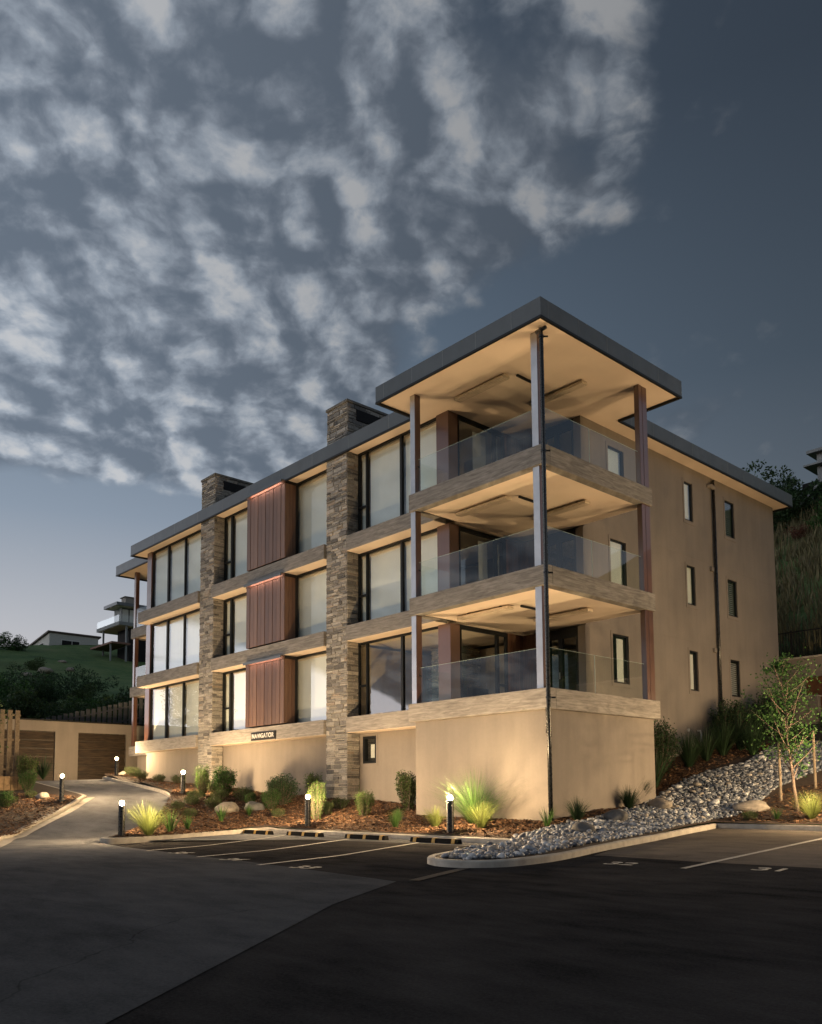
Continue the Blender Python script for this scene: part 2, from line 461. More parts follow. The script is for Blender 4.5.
# kerb centre lines (x, y)
K_bay = [(-8.62, -6.75), (-8.68, -5.5), (-8.7, -4.0), (-8.65, -2.9), (-8.3, -2.45), (-7.6, -2.4), (-4, -2.4), (-1, -2.4), (1.55, -2.42)]
K_island = [(1.6, -2.55), (1.62, -3.3), (1.75, -4.7), (2.05, -5.75), (2.55, -6.2), (3.15, -6.25), (3.6, -5.8), (3.72, -4.9), (3.6, -4.0), (3.28, -2.6), (2.9, -.4), (2.5, 1.6), (2.15, 3.6)]
K_right = [(2.15, 3.68), (3.5, 3.68), (6, 3.68), (9, 3.68), (14, 3.68), (20, 3.68)]
K_drive = [(-8.62, -6.78), (-8.72, -6.98), (-8.98, -6.95), (-9.4, -6.5), (-10.5, -5.45), (-12.4, -3.95), (-13.6, -2.95), (-15.1, -1.95), (-16.4, -1.35), (-18.4, -.85), (-20.6, -.5), (-25.1, .1), (-27.6, .75), (-28.6, 1.5), (-28.9, 2.6)]
K_left = [(-3.5, -12.2), (-7.5, -10.4), (-10, -9.35), (-12.7, -8.25), (-15.3, -6.45), (-16.75, -5.25), (-18.3, -4.15), (-19.3, -3.45)]
K_left2 = [(-19.3, -3.4), (-20.2, -3.3), (-21.3, -3.2), (-24.5, -2.9), (-28.3, -2.5), (-30.3, -2.3)]
def kerb(name, path, hf=hs, w=.15, h=.12, k=8, gutter=0, side=1, straight=False, mat='kerb'):
    p = path if straight else spline(path, k)
    prof = [(-w/2, -.15), (-w/2, h-.025), (-w/2+.02, h-.005), (-w/2+.04, h), (w/2-.04, h), (w/2-.02, h-.005), (w/2, h-.025), (w/2, -.15)]
    mb = MB(); n = len(p); m = len(prof)
    nr = []
    for i in range(n):
        a = Vector(p[max(i-1, 0)]); b = Vector(p[min(i+1, n-1)]); d = (b-a).normalized(); nr.append(Vector((-d.y, d.x)))
    for i in range(n):
        z = hf(*p[i])
        for u, v in prof: mb.v.append((p[i][0]+nr[i].x*u, p[i][1]+nr[i].y*u, z+v))
    for i in range(n-1):
        for j in range(m-1): a = i*m+j; mb.f.append((a, a+1, a+m+1, a+m))
    mb.f.append(tuple(range(m))); mb.f.append(tuple((n-1)*m+j for j in range(m-1, -1, -1)))
    o = mb.obj(name, mat, smooth=False); tag(o, kind='structure')
    if gutter:
        g = MB()
        for i in range(n):
            for u in (w/2, w/2+gutter):
                x = p[i][0]+nr[i].x*u*side; y = p[i][1]+nr[i].y*u*side; g.v.append((x, y, hs(x, y)+.022))
        for i in range(n-1):
            a = 2*i; f = (a, a+1, a+3, a+2); g.f.append(f if side < 0 else tuple(reversed(f)))
        tag(g.obj('gutter', mat, smooth=True), kind='structure')
    return o
for nm, pth, st in (('kerb', K_drive[::-1][:-1]+K_bay, 0), ('kerb', K_island, 0), ('kerb', K_right, 1)):
    kerb(nm, pth, straight=bool(st))
kerb('kerb', K_left, gutter=.32, side=-1)
kerb('kerb', K_left2, h=.10)

lot = [(-40, -60), (60, -60), (60, 3.7), (2.15, 3.7), (2.5, 1.6), (2.9, -.4), (3.3, -2.4), (-8.4, -2.4), (-8.7, -7), (-9.5, -6.8), (-13.6, -2.95), (-16.4, -1.35), (-20.6, -.5), (-25.1, .1), (-28.8, 1.2), (-30.6, 3.6), (-30.6, -2.3), (-28.3, -2.5), (-21.3, -3.2), (-19.3, -3.4), (-16.75, -5.25), (-12.7, -8.25), (-7.5, -10.4), (-3.5, -12.2), (-2, -14), (-20, -30)]
drape('parking_lot', lot, lambda x, y: hs(x, y)-.05*sm(-4.5, -9.5, x), 0, 'asphalt', 1.0)
drive = [(14.6, -22.3), (8.4, -14.15), (5.4, -10.45), (4.1, -8.42), (2.4, -8.22), (-.34, -7.95), (-2.8, -7.8), (-6.5, -7.55), (-8.9, -7.15)] + spline(K_drive[1:], 3) + [(-30.5, 3.4), (-30.5, -2.3), (-28.3, -2.5), (-21.3, -3.2), (-19.35, -3.4)] + list(reversed(spline(K_left, 3))) + [(-2.3, -13.5), (-6, -24), (4, -30)]
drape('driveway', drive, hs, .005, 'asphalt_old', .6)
drape('bay_surface', [(3.75, -3.55), (3.95, -3.5), (5.6, -3.6), (9, -3.45), (20, -3.4), (20, 3.62), (2.25, 3.62), (2.6, 1.6), (3.0, -.4), (3.4, -2.5)], hs, .004, 'bayconc', .9)
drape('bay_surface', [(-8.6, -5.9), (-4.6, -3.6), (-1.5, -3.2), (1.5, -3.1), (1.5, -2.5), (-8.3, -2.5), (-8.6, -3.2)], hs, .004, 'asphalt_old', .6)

def strip(name, a, b, w=.10, off=.009, mat='line'):
    a = Vector(a); b = Vector(b); d = (b-a).normalized(); n = Vector((-d.y, d.x))*w/2
    k = max(2, int((b-a).length/.4)); mb = MB()
    for i in range(k+1):
        p = a.lerp(b, i/k)
        for s in (1, -1): q = p+n*s; mb.v.append((q.x, q.y, hs(q.x, q.y)+off))
    for i in range(k): mb.f.append((2*i, 2*i+1, 2*i+3, 2*i+2))
    tag(mb.obj(name, mat), kind='structure')
for a, b in (((6.05, -4.56), (5.42, 3.4)), ((.39, -8.22), (-1.28, -3.05)), ((-2.09, -8.0), (-3.75, -3.05)), ((-4.64, -7.8), (-6.5, -3.1))):
    strip('bay_line', a, b)
strip('concrete_channel', (4.2, -8.2), (3.35, -6.35), .16, .011, 'bayconc')
def textmesh(c):
    t_ = bpy.data.objects.new('text_tmp', c); col.objects.link(t_); bpy.context.view_layer.update()
    me = bpy.data.meshes.new_from_object(t_.evaluated_get(bpy.context.evaluated_depsgraph_get())); bpy.data.objects.remove(t_); me.name = c.name
    bpy.data.curves.remove(c); return me
def number(txt, x, y, size=.52, rz=0):
    c = bpy.data.curves.new('bay_number', 'FONT'); c.body = txt; c.size = size; c.align_x = 'CENTER'; c.align_y = 'CENTER'; c.offset = .012
    c.materials.append(M['line']); o = bpy.data.objects.new('bay_number', textmesh(c)); col.objects.link(o)
    o.location = (x, y, hs(x, y)+.014); o.rotation_euler = (math.atan(.03) if y > -6 else 0, 0, rz); tag(o, kind='structure')
for tx, x, y in (('31', 7.15, -4.1), ('32', 4.95, -4.5), ('33', 1.42, -8.0), ('34', -.95, -7.9), ('35', -3.35, -7.7)): number(tx, x, y, rz=.12)

def wheelstop(i, x, y, rz, label):
    z = hs(x, y)+.006
    r = root('wheel_stop', (x, y, z), label, 'wheel stop', 'rubber wheel stops along the kerb', rz)
    L = .76; pr = [(-.075, 0), (.075, 0), (.05, .10), (-.05, .10)]
    segs = [-L, -.68, -.56, -.08, .08, .56, .68, L]
    body = MB(); 
    for a, b in ((-L, -.66), (-.56, -.05), (.05, .56), (.66, L)):
        body.add([(a, u, v) for u, v in pr]+[(b, u, v) for u, v in pr], [(0,3,2,1), (4,5,6,7), (0,1,5,4), (1,2,6,5), (2,3,7,6), (3,0,4,7)])
    body.obj('rubber_body', 'rubber', r, bevel=.01)
    for a, b in ((-.66, -.56), (-.05, .05), (.56, .66)):
        MB().add([(a+.002, u*1.03, v*1.03) for u, v in pr]+[(b-.002, u*1.03, v*1.03) for u, v in pr], [(0,3,2,1), (4,5,6,7), (0,1,5,4), (1,2,6,5), (2,3,7,6), (3,0,4,7)]).obj('yellow_block', 'yellow', r)
for i, (x, y, lb) in enumerate(((-.95, -2.85, 'black and yellow wheel stop nearest the stone island, below the bollard by the blank wall'),
        (-3.35, -2.85, 'black and yellow wheel stop second from the stone island along the kerb'),
        (-5.85, -2.88, 'black and yellow wheel stop just right of the bollard by the right pier'),
        (-8.0, -3.0, 'black and yellow wheel stop farthest left, in the corner where the kerb bends'))):
    wheelstop(i, x, y, 0, lb)

# ------------------------------------------------------------------ beds
bed_poly = spline(K_drive, 3)[::-1][:-1] + [(-8.75, -6.5), (-8.7, -4.0), (-8.6, -2.9), (-8.2, -2.42), (-4, -2.4), (1.55, -2.42)] + spline(K_island, 3) + [(6, 3.7), (16, 3.7), (16, 20.2), (-3.5, 20.2), (-3.5, 5.5), (-3.5, 3), (-26, 3), (-29.2, 4.0)]
drape('planting_bed', bed_poly, bed, .015, 'soil', .45)
bed_left = [(-2.6, -12.6)] + spline(K_left, 3) + [(-19.4, -3.5)] + spline(K_left2, 2)[1:] + [(-30.4, -9), (-24, -22), (-9, -22), (-4.5, -15)]
drape('planting_bed', bed_left, bedl, .0, 'soil', .7)

# cobble swale
cob = [(1.35, -2.75), (1.75, -3.6), (1.95, -5.1), (2.5, -6.0), (3.1, -6.05), (3.48, -5.6), (3.55, -4.7), (3.35, -3.8), (2.95, -1.9), (2.6, .4), (2.2, 2.4), (2.0, 3.75), (2.35, 4.3), (2.3, 5.6), (2.1, 7.0), (2.3, 8.6), (2.8, 10.2), (3.2, 13.0), (.6, 13.2), (-.3, 12.2), (.1, 9.5), (-.45, 7.9), (-.6, 6.8), (-.2, 4.6), (.35, 2.2), (.55, .6), (.5, -.9), (.7, -2.1)]
drape('stone_swale_base', cob, bed, .02, simple('wet_gravel', (.05, .052, .055), .8, var=.4, scale=20, bmp=1, bscale=30), .4)

def ico(sub):
    bm = bmesh.new(); bmesh.ops.create_icosphere(bm, subdivisions=sub, radius=1)
    v = [tuple(x.co) for x in bm.verts]; f = [tuple(q.index for q in p.verts) for p in bm.faces]; bm.free(); return v, f
ICO1, ICO2, ICO3 = ico(1), ico(2), ico(3)
def rockshape(r, base=ICO2, flat=.6, amp=.22):
    ph = [r.uniform(0, 6.3) for _ in range(9)]; sx, sy, sz = r.uniform(.8, 1.25), r.uniform(.7, 1.1), r.uniform(.8, 1.15)*flat
    out = []
    for x, y, z in base[0]:
        d = 1+amp*(math.sin(2.1*x+ph[0])*math.sin(2.3*y+ph[1])+.6*math.sin(3.7*z+ph[2])*math.sin(4.1*x+ph[3])+.25*math.sin(8*y+ph[4])*math.sin(7*z+ph[5]))
        out.append((x*d*sx, y*d*sy, z*d*sz))
    return out, base[1]
def cobbles():
    r = random.Random(3)
    shapes = [rockshape(r) for _ in range(10)]
    pts = []
    xs = [p[0] for p in cob]; ys = [p[1] for p in cob]
    cell = {}
    tries = 0
    while tries < 95000:
        tries += 1
        x = r.uniform(min(xs), max(xs)); y = r.uniform(min(ys), max(ys))
        if not inpoly(x, y, cob) : continue
        rad = min(.12, max(.03, r.lognormvariate(-3.1, .38)))
        k = (int(x/.25), int(y/.25)); ok = True
        for i in (-1, 0, 1):
            for j in (-1, 0, 1):
                for (a, b, c) in cell.get((k[0]+i, k[1]+j), []):
                    if (a-x)**2+(b-y)**2 < ((c+rad)*.80)**2: ok = False; break
                if not ok: break
            if not ok: break
        if ok: cell.setdefault(k, []).append((x, y, rad)); pts.append((x, y, rad))
    cam = Vector((12.73, -15.98))
    pts.sort(key=lambda p: -p[2]/(Vector(p[:2])-cam).length)
    meshes = []
    for sv, sf in shapes:
        mb = MB(); mb.add(sv, sf); meshes.append(mb.mesh('river_stone', 'cobble', True))
    # several colours for the individual stones
    shades = []
    for i, c in enumerate([(.09, .10, .12), (.18, .20, .23), (.28, .305, .34), (.46, .48, .50), (.28, .26, .23)]):
        shades.append(simple('river_stone_shade_%s' % 'abcde'[i], c, .6, var=.3, scale=22, bmp=.4, bscale=60))
    mm = []
    for sh in shades:
        for me in meshes: q = me.copy(); q.materials.clear(); q.materials.append(sh); mm.append(q)
    rest = MB()
    for i, (x, y, rad) in enumerate(pts):
        z = bed(x, y)+.02+rad*r.uniform(.15, .5); rz = r.uniform(0, 6.28); tx = r.uniform(-.3, .3)
        if i < 300:
            o = bpy.data.objects.new('river_stone', r.choice(mm)); col.objects.link(o)
            o.location = (x, y, z); o.rotation_euler = (tx, r.uniform(-.3, .3), rz); o.scale = (rad,)*3
            tag(o, 'rounded grey river stone lying in the stone swale beside the kerb', 'stone', 'river stones in the swale')
        else:
            sv, sf = r.choice(shapes); mt = Matrix.Translation((x, y, z))@Matrix.Rotation(rz, 4, 'Z')@Matrix.Rotation(tx, 4, 'X')@Matrix.Scale(rad, 4)
            rest.add([mt@Vector(v) for v in sv], sf)
    tag(rest.obj('river_stones', 'cobble', smooth=True), 'grey river stones filling the rest of the swale', 'stones', 'river stones in the swale', 'stuff')
cobbles()

def chips():
    r = random.Random(5); mb = MB()
    def scatter(poly, hf, n, excl=None, off=.02):
        xs = [p[0] for p in poly]; ys = [p[1] for p in poly]; k = 0
        while k < n:
            x = r.uniform(min(xs), max(xs)); y = r.uniform(min(ys), max(ys))
            if not inpoly(x, y, poly) or (excl and inpoly(x, y, excl)) : k += .2; continue
            k += 1
            L = r.uniform(.02, .065); w = L*r.uniform(.3, .7); z = hf(x, y)+off+r.uniform(0, .03)
            q = Quaternion(Vector((r.uniform(-1, 1), r.uniform(-1, 1), r.uniform(-1, 1))).normalized(), r.uniform(-.7, .7))@Quaternion((0, 0, 1), r.uniform(0, 6.28))
            vs = [(-L, -w, 0), (L, -w*.6, 0), (L*.8, w, .006), (-L*.9, w*.7, 0), (0, 0, .012)]
            mb.add([Vector((x, y, z))+q@Vector(v) for v in vs], [(0, 1, 4), (1, 2, 4), (2, 3, 4), (3, 0, 4)])
    scatter([(-8.6, -6.6), (-8.6, -2.3), (1.4, -2.3), (.9, 0), (-.1, 0), (-4.8, 0), (-4.8, 1.6), (-17, 1.6), (-17, -1), (-12.3, -3.8), (-9, -6.7)], bed, 24000, cob)
    scatter([(-.1, 0), (.6, 0), (0, 4.5), (-.6, 7), (-.4, 8), (-2.3, 8), (-2.3, 5), (-.1, 4.8)], bed, 3500, cob)
    scatter([(2.2, 3.8), (9, 3.8), (9, 8), (4, 10), (2.4, 7)], bed, 5000, cob)
    scatter([(-2.2, 8), (-.5, 8), (0, 12), (-2.2, 14)], bed, 1500, cob)
    scatter([(-17, 1.6), (-17, -1), (-28, .9), (-28, 1.8)], bed, 1500)
    scatter([(-10.5, -9.4), (-19.2, -3.7), (-23, -5), (-17, -11), (-12, -11)], bedl, 7000)
    tag(mb.obj('bark_mulch', 'chips'), 'brown bark mulch covering the planting beds', 'mulch', kind='stuff')
chips()

# ------------------------------------------------------------------ the apartment building
ZL = [3.68, 6.68, 9.68]; ZR = 12.62; GY = 1.60; WX = -2.35; BY = 17.56
bld = root('apartment_building', (0, 0, 0), 'three storey apartment building with stone piers, timber panels and glazed corner balconies', 'apartment building')
CH = {}
def part(mb, name, mat, **kw): return mb.obj(name, mat, bld, **kw)

def wall_x(name, X, th, y0, y1, z0, z1, holes, mat='stucco', parent=bld):
    """wall lying in the plane x = X, thickness th towards -x, with holes (ya, yb, za, zb)"""
    mb = MB(); ys = sorted({y0, y1, *[h[0] for h in holes], *[h[1] for h in holes]})
    for a, b in zip(ys, ys[1:]):
        cuts = sorted([(h[2], h[3]) for h in holes if h[0] <= a and h[1] >= b]); z = z0
        for c, d in cuts: mb.box(X-th, X, a, b, z, c); z = d
        mb.box(X-th, X, a, b, z, z1)
    # weld so that the face is one sheet
    o = mb.obj(name, mat, parent); return o

# --- roof
outline = [(-25.7, 1.0), (-5.79, 1.0), (-5.79, -.46), (.37, -.46), (.37, 5.95), (-1.71, 5.95), (-1.71, 17.95), (-29.7, 17.95), (-29.7, 2.0), (-25.7, 2.0)]
def inset(poly, d):
    n = len(poly); out = []
    for i in range(n):
        p0, p1, p2 = Vector(poly[i-1]), Vector(poly[i]), Vector(poly[(i+1) % n])
        a = (p1-p0).normalized(); b = (p2-p1).normalized(); na = Vector((-a.y, a.x)); nb = Vector((-b.y, b.x))
        out.append(tuple(p1+(na+nb)*d))
    return out
ins = inset(outline, .05)
rf = MB(); rf.prism(inset(outline, .052), 12.70, 13.0); roof = part(rf, 'roof', 'fascia')
fb = MB(); n = len(outline)
for z in (12.57, 13.06): fb.v += [(x, y, z) for x, y in outline]
for z in (12.57, 13.06): fb.v += [(x, y, z) for x, y in ins]
for i in range(n):
    j = (i+1) % n
    fb.f += [(i, j, n+j, n+i), (2*n+j, 2*n+i, 3*n+i, 3*n+j), (n+i, n+j, 3*n+j, 3*n+i), (j, i, 2*n+i, 2*n+j)]
fb.obj('fascia', 'fascia', roof)
# narrow drip edge under the fascia
db = MB(); o2 = inset(outline, -.008); i2 = inset(outline, .06)
for z in (12.545, 12.60): db.v += [(x, y, z) for x, y in o2]
for z in (12.545, 12.60): db.v += [(x, y, z) for x, y in i2]
for i in range(n):
    j = (i+1) % n
    db.f += [(i, j, n+j, n+i), (2*n+j, 2*n+i, 3*n+i, 3*n+j), (n+i, n+j, 3*n+j, 3*n+i), (j, i, 2*n+i, 2*n+j)]
db.obj('drip_edge', 'frame', roof)
MB().prism(inset(outline, .062), 12.62, 12.68).obj('soffit', 'soffit', roof)
sb = MB()
def seams(a, b, st, off):
    a = Vector(a); b = Vector(b); d = (b-a).normalized(); nrm = Vector((d.y, -d.x)); L = (b-a).length; s = off
    while s < L-.1:
        p = a+d*s; q = p+d*.014; w = nrm*.003
        sb.add([(p.x, p.y, 12.605), (q.x, q.y, 12.605), (q.x, q.y, 13.055), (p.x, p.y, 13.055)]+[(v.x+w.x, v.y+w.y, z) for v, z in ((p, 12.605), (q, 12.605), (q, 13.055), (p, 13.055))],
               [(4, 5, 6, 7), (0, 4, 7, 3), (5, 1, 2, 6), (3, 7, 6, 2), (4, 0, 1, 5)])
        s += st
seams(outline[0], outline[1], 2.05, .35); seams(outline[2], outline[3], 1.22, .35); seams(outline[3], outline[4], 1.22, .28); seams(outline[5], outline[6], 1.22, .6)
sb.obj('fascia_seam', 'seam', roof)

# --- floors: concrete-look edge beams with painted ceilings between
for k, z in enumerate(ZL):
    m = 'beam_low' if k == 0 else 'beam'; e = .03 if k == 0 else 0; zb = z-.5
    def bm_(x0, x1, y0, y1, top=z, bot=zb): part(B(x0, x1, y0, y1, bot, top), 'floor_beam', m, bevel=.012)
    bm_(-4.89-e, e, -e, .26)                              # porch front
    bm_(-.26, e, .262, 4.81+e)                            # porch right
    bm_(-4.89-e, -4.63, .262, 1.0)                        # porch left return
    bm_(-9.08, -4.895-e, 1.0, 1.50)
    bm_(-17.93, -10.30, 1.0, 1.50)
    bm_(-24.78, -19.08, 1.0, 1.50)
    bm_(-28.75, -24.79, 2.45, 2.70)                       # left balcony
    bm_(-28.75, -28.5, 2.702, 9.0)
    # floor slab in the building and ceilings under it
    part(MB().prism([(-24.78, 1.505), (-4.60, 1.505), (-4.60, .265), (-.265, .265), (-.265, 4.79), (-2.40, 4.79), (-2.40, 17.4), (-28.45, 17.4), (-28.45, 2.72), (-24.78, 2.72)], z-.30, z-.03), 'floor_slab', 'beam')
    if k > 0:
        part(MB().prism([(-4.62, .27), (-.27, .27), (-.27, 4.78), (-4.62, 4.78)], zb+.03, z-.302), 'balcony_ceiling', 'soffit')
        part(MB().prism([(-28.48, 2.71), (-24.98, 2.71), (-24.98, 8.9), (-28.48, 8.9)], zb+.03, z-.302), 'balcony_ceiling', 'soffit')
    for x0, x1 in ((-9.06, -4.93), (-17.91, -10.32), (-24.75, -19.10)):
        part(B(x0, x1, 1.02, 1.60, zb-.012, zb-.001), 'beam_soffit', 'soffit')

# --- stone piers and chimneys (each stone modelled)
def stonework(name, x0, x1, y0, y1, z0, z1, parent, seed, faces=('f', 'r', 'l')):
    r = random.Random(seed); core = B(x0+.02, x1-.02, y0+.02, y1-.02, z0, z1)
    o = core.obj(name, 'mortar', parent); st = MB()
    def stone(u0, u1, a, b, face):
        d = r.uniform(.0, .026); g = r.uniform(.006, .013); c = .008
        u0 += g; u1 -= g; a += g; b -= g
        if u1-u0 < .02 or b-a < .012: return
        j = lambda s: r.uniform(-s, s)
        q = [(u0+j(.004), a+j(.004)), (u1+j(.004), a+j(.004)), (u1+j(.004), b+j(.004)), (u0+j(.004), b+j(.004))]
        cu, cz = (u0+u1)/2, (a+b)/2
        def P(u, z, dd):
            if face == 'f': return (u, y0+.02-dd, z)
            if face == 'b': return (u, y1-.02+dd, z)
            if face == 'r': return (x1-.02+dd, u, z)
            return (x0+.02-dd, u, z)
        base = [P(u, z, 0) for u, z in q]; mid = [P(u, z, d+.006) for u, z in q]
        top = [P(u+(c if u < cu else -c), z+(c if z < cz else -c), d+.018+j(.003)) for u, z in q]
        fl = [(0, 1, 5, 4), (1, 2, 6, 5), (2, 3, 7, 6), (3, 0, 4, 7), (4, 5, 9, 8), (5, 6, 10, 9), (6, 7, 11, 10), (7, 4, 8, 11), (8, 9, 10, 11)]
        if face in ('l', 'b'): fl = [tuple(reversed(f)) for f in fl]
        st.add(base+mid+top, fl)
    for fc in faces:
        u0, u1 = (x0, x1) if fc in 'fb' else (y0, y1)
        z = z0
        while z < z1-.03:
            h = min(r.choice((.065, .085, .11, .13, .16)), z1-z); u = u0
            while u < u1-.01:
                w = r.uniform(.16, .52)
                if u1-(u+w) < .10: w = u1-u
                if h > .12 and r.random() < .35: stone(u, u+w, z, z+h*.5, fc); stone(u, u+w, z+h*.5, z+h, fc)
                else: stone(u, u+w, z, z+h, fc)
                u += w
            z += h
    st.obj('ledge_stones', 'stone', o)
    return o
for i, (x0, x1, zg, zt) in enumerate(((-10.28, -9.15, .8, 14.42), (-19.06, -17.95, 1.2, 14.42))):
    stonework('stone_pier', x0, x1, 1.10, 1.62, zg, 12.615, bld, 10+i, ('f', 'r', 'l'))
    ch = stonework('chimney', x0, x1, 1.12, 3.35, 12.95, zt-.09, bld, 20+i, ('f', 'r', 'l', 'b'))
    B(x0-.04, x1+.04, 1.08, 3.39, zt-.09, zt).obj('chimney_cap', 'slate', ch, bevel=.01)
    B(x1-.02, x1+.034, 1.50, 2.75, zt-.62, zt-.25).obj('flue_opening', 'dark', ch)

# --- window helpers. All frames are boxes; panes sit inside them
def window_y(x0, x1, z0, z1, mulls, blind=True, Y=GY, transoms=(), room=True, name='window', blind_gap=.0):
    """window in the plane y = Y, mulls = list of (xa, xb) mullions, transoms = (xa, xb, z)"""
    mulls = [(a+.06, b-.06) if b-a > .17 else (a+.03, b-.03) for a, b in mulls]
    fr = MB(); w = .05; d0, d1 = Y-.04, Y+.05
    fr.box(x0, x1, d0, d1, z0, z0+w); fr.box(x0, x1, d0, d1, z1-w-.02, z1)
    fr.box(x0, x0+w, d0, d1, z0+w, z1-w-.02); fr.box(x1-w, x1, d0, d1, z0+w, z1-w-.02)
    for a, b in mulls: fr.box(a, b, d0-.01, d1, z0+w, z1-w-.02)
    for a, b, zz in transoms: fr.box(a, b, d0, d1, zz-.03, zz+.03)
    f = part(fr, name, 'frame', bevel=.004)
    xs = [x0+w]+[v for m_ in mulls for v in m_]+[x1-w]
    for a, b in zip(xs[::2], xs[1::2]):
        MB().add([(a, Y, z0+w), (b, Y, z0+w), (b, Y, z1-w-.02), (a, Y, z1-w-.02)], [(0, 1, 2, 3)]).obj('pane', 'glass', f)
        if blind:
            g = blind_gap
            bb = B(a+.02, b-.02, Y+.10, Y+.11, z0+.05, z1-.10)
            bb.obj('blind', 'blind', f)
            B(a+.01, b-.01, Y+.08, Y+.16, z1-.16, z1-.085).obj('blind_cassette', 'soffit', f)
    return f
def window_x(y0, y1, z0, z1, X, kind, name='window', mulls=(), trim=True):
    """window in the plane x = X (recessed), seen from +x"""
    fr = MB(); w = .05; d0, d1 = X-.09, X-.02
    fr.box(d0, d1, y0, y1, z0, z0+w); fr.box(d0, d1, y0, y1, z1-w, z1); fr.box(d0, d1, y0, y0+w, z0+w, z1-w); fr.box(d0, d1, y1-w-.03, y1, z0+w, z1-w)
    for a, b in mulls: fr.box(d0, d1, a, b, z0+w, z1-w)
    f = part(fr, name, 'frame', bevel=.004)
    MB().add([(X-.05, y0+w, z0+w), (X-.05, y1-w, z0+w), (X-.05, y1-w, z1-w), (X-.05, y0+w, z1-w)], [(0, 1, 2, 3)]).obj('pane', 'glass', f)
    if kind == 'blind': B(X-.13, X-.12, y0+.03, y1-.03, z0+.03, z1-.03).obj('blind', 'blind', f)
    if kind == 'curtain': B(X-.13, X-.12, y0+.45*(y1-y0), y1-.12, z0+.03, z1-.1).obj('curtain', 'blind', f)
    if kind == 'shutter':
        s = MB(); z = z0+.08
        while z < z1-.08: s.add([(X-.15, y0+.06, z), (X-.15, y1-.06, z), (X-.105, y1-.06, z-.055), (X-.105, y0+.06, z-.055)], [(0, 3, 2, 1), (0, 1, 2, 3)]); z += .075
        s.obj('shutter_louvres', 'blind', f)
    if trim:
        t = MB(); g = .09
        t.box(X+.001, X+.016, y0-g, y1+g, z0-g-.03, z0-.001); t.box(X+.001, X+.016, y0-g, y1+g, z1+.001, z1+g)
        t.box(X+.001, X+.016, y0-g, y0-.001, z0, z1); t.box(X+.001, X+.016, y1+.001, y1+g, z0, z1)
        t.obj('window_surround', 'stucco', f)
    return f

tops = [ZL[1]-.51, ZL[2]-.51, ZR]
for k, z in enumerate(ZL):
    zt = tops[k]
    # left section: three tall panes with blinds
    window_y(-24.50, -19.06, z, zt, [(-23.04, -22.80), (-21.42, -21.22)])
    # middle section left and right of the timber panel
    window_y(-17.94, -14.9, z, zt, [(-17.46, -17.22)], transoms=[(-17.88, -17.41, z+1.0)])
    window_y(-12.98, -10.29, z, zt, [])
    # right section between pier and corner post
    window_y(-9.14, -5.28, z, zt, [(-8.78, -8.60), (-7.04, -6.88)], blind=(k > 0), transoms=[(-9.08, -8.73, z+1.05)])
    # timber corner posts of the glazing
    part(B(-5.28, -4.76, GY-.10, GY+.30, z, zt), 'corner_post', 'post', bevel=.01)
    part(B(-24.95, -24.51, GY-.10, GY+.20, z, zt), 'corner_post', 'post', bevel=.01)
    # cedar clad bay
    x0, x1 = -15.25, -12.67; nb = 10; bw = (x1-x0)/nb
    back = part(B(x0+.03, x1-.03, 1.04, GY+.02, z+.06, zt-.001), 'timber_panel', 'dark')
    bb = MB()
    for i in range(nb): bb.box(x0+i*bw+.010, x0+(i+1)*bw-.010, 1.0+.008*(i%2), 1.028, z+.05, zt-.13)
    for i in range(3):
        w = (GY-.12-1.03)/3; bb.box(x1-.028, x1, 1.032+i*w, 1.032+(i+1)*w-.008, z+.05, zt-.13); bb.box(x0, x0+.028, 1.032+i*w, 1.032+(i+1)*w-.008, z+.05, zt-.13)
    bb.obj('cedar_boards', 'cedar', back, bevel=.003)
    B(x0, x1, .985, 1.03, zt-.128, zt-.02).obj('top_batten', 'cedar', back)
    B(x0+.25, x1-.30, .885, .915, zt-.035, zt-.02).obj('led_strip', 'led', back); B(x0+.03, x1-.03, .855, .882, zt-.10, zt-.005).obj('light_pelmet', 'fascia', back); B(x0+.03, x1-.03, .8825, .984, zt-.018, zt-.005).obj('light_shelf', 'fascia', back)

# main right wall, window openings
WH = []
for k, z in enumerate(ZL):
    WH += [(6.14, 7.0, z+.87, z+2.40, 'curtain' if k == 0 else 'blind'), (10.68, 11.24, z+.98, z+2.37, 'curtain' if k == 0 else 'blind'), (13.56, 14.27, z+.98, z+2.35, 'shutter')]
wall_x('wall', WX, .18, 4.80, BY, .6, ZR-.002, [h[:4] for h in WH])
for h in WH: window_x(h[0], h[1], h[2], h[3], WX, h[4])
for k in (1, 2): part(B(WX-.005, WX+.004, 7.4, BY-.01, ZL[k]-.31, ZL[k]-.295), 'wall_joint', 'stucco')
# rear and far left walls
part(B(-24.9, WX-.18, BY-.18, BY, .6, ZR-.004), 'wall', 'stucco')
part(B(-25.15, -24.96, GY+.22, BY-.19, .6, ZR-.004), 'wall', 'stucco')
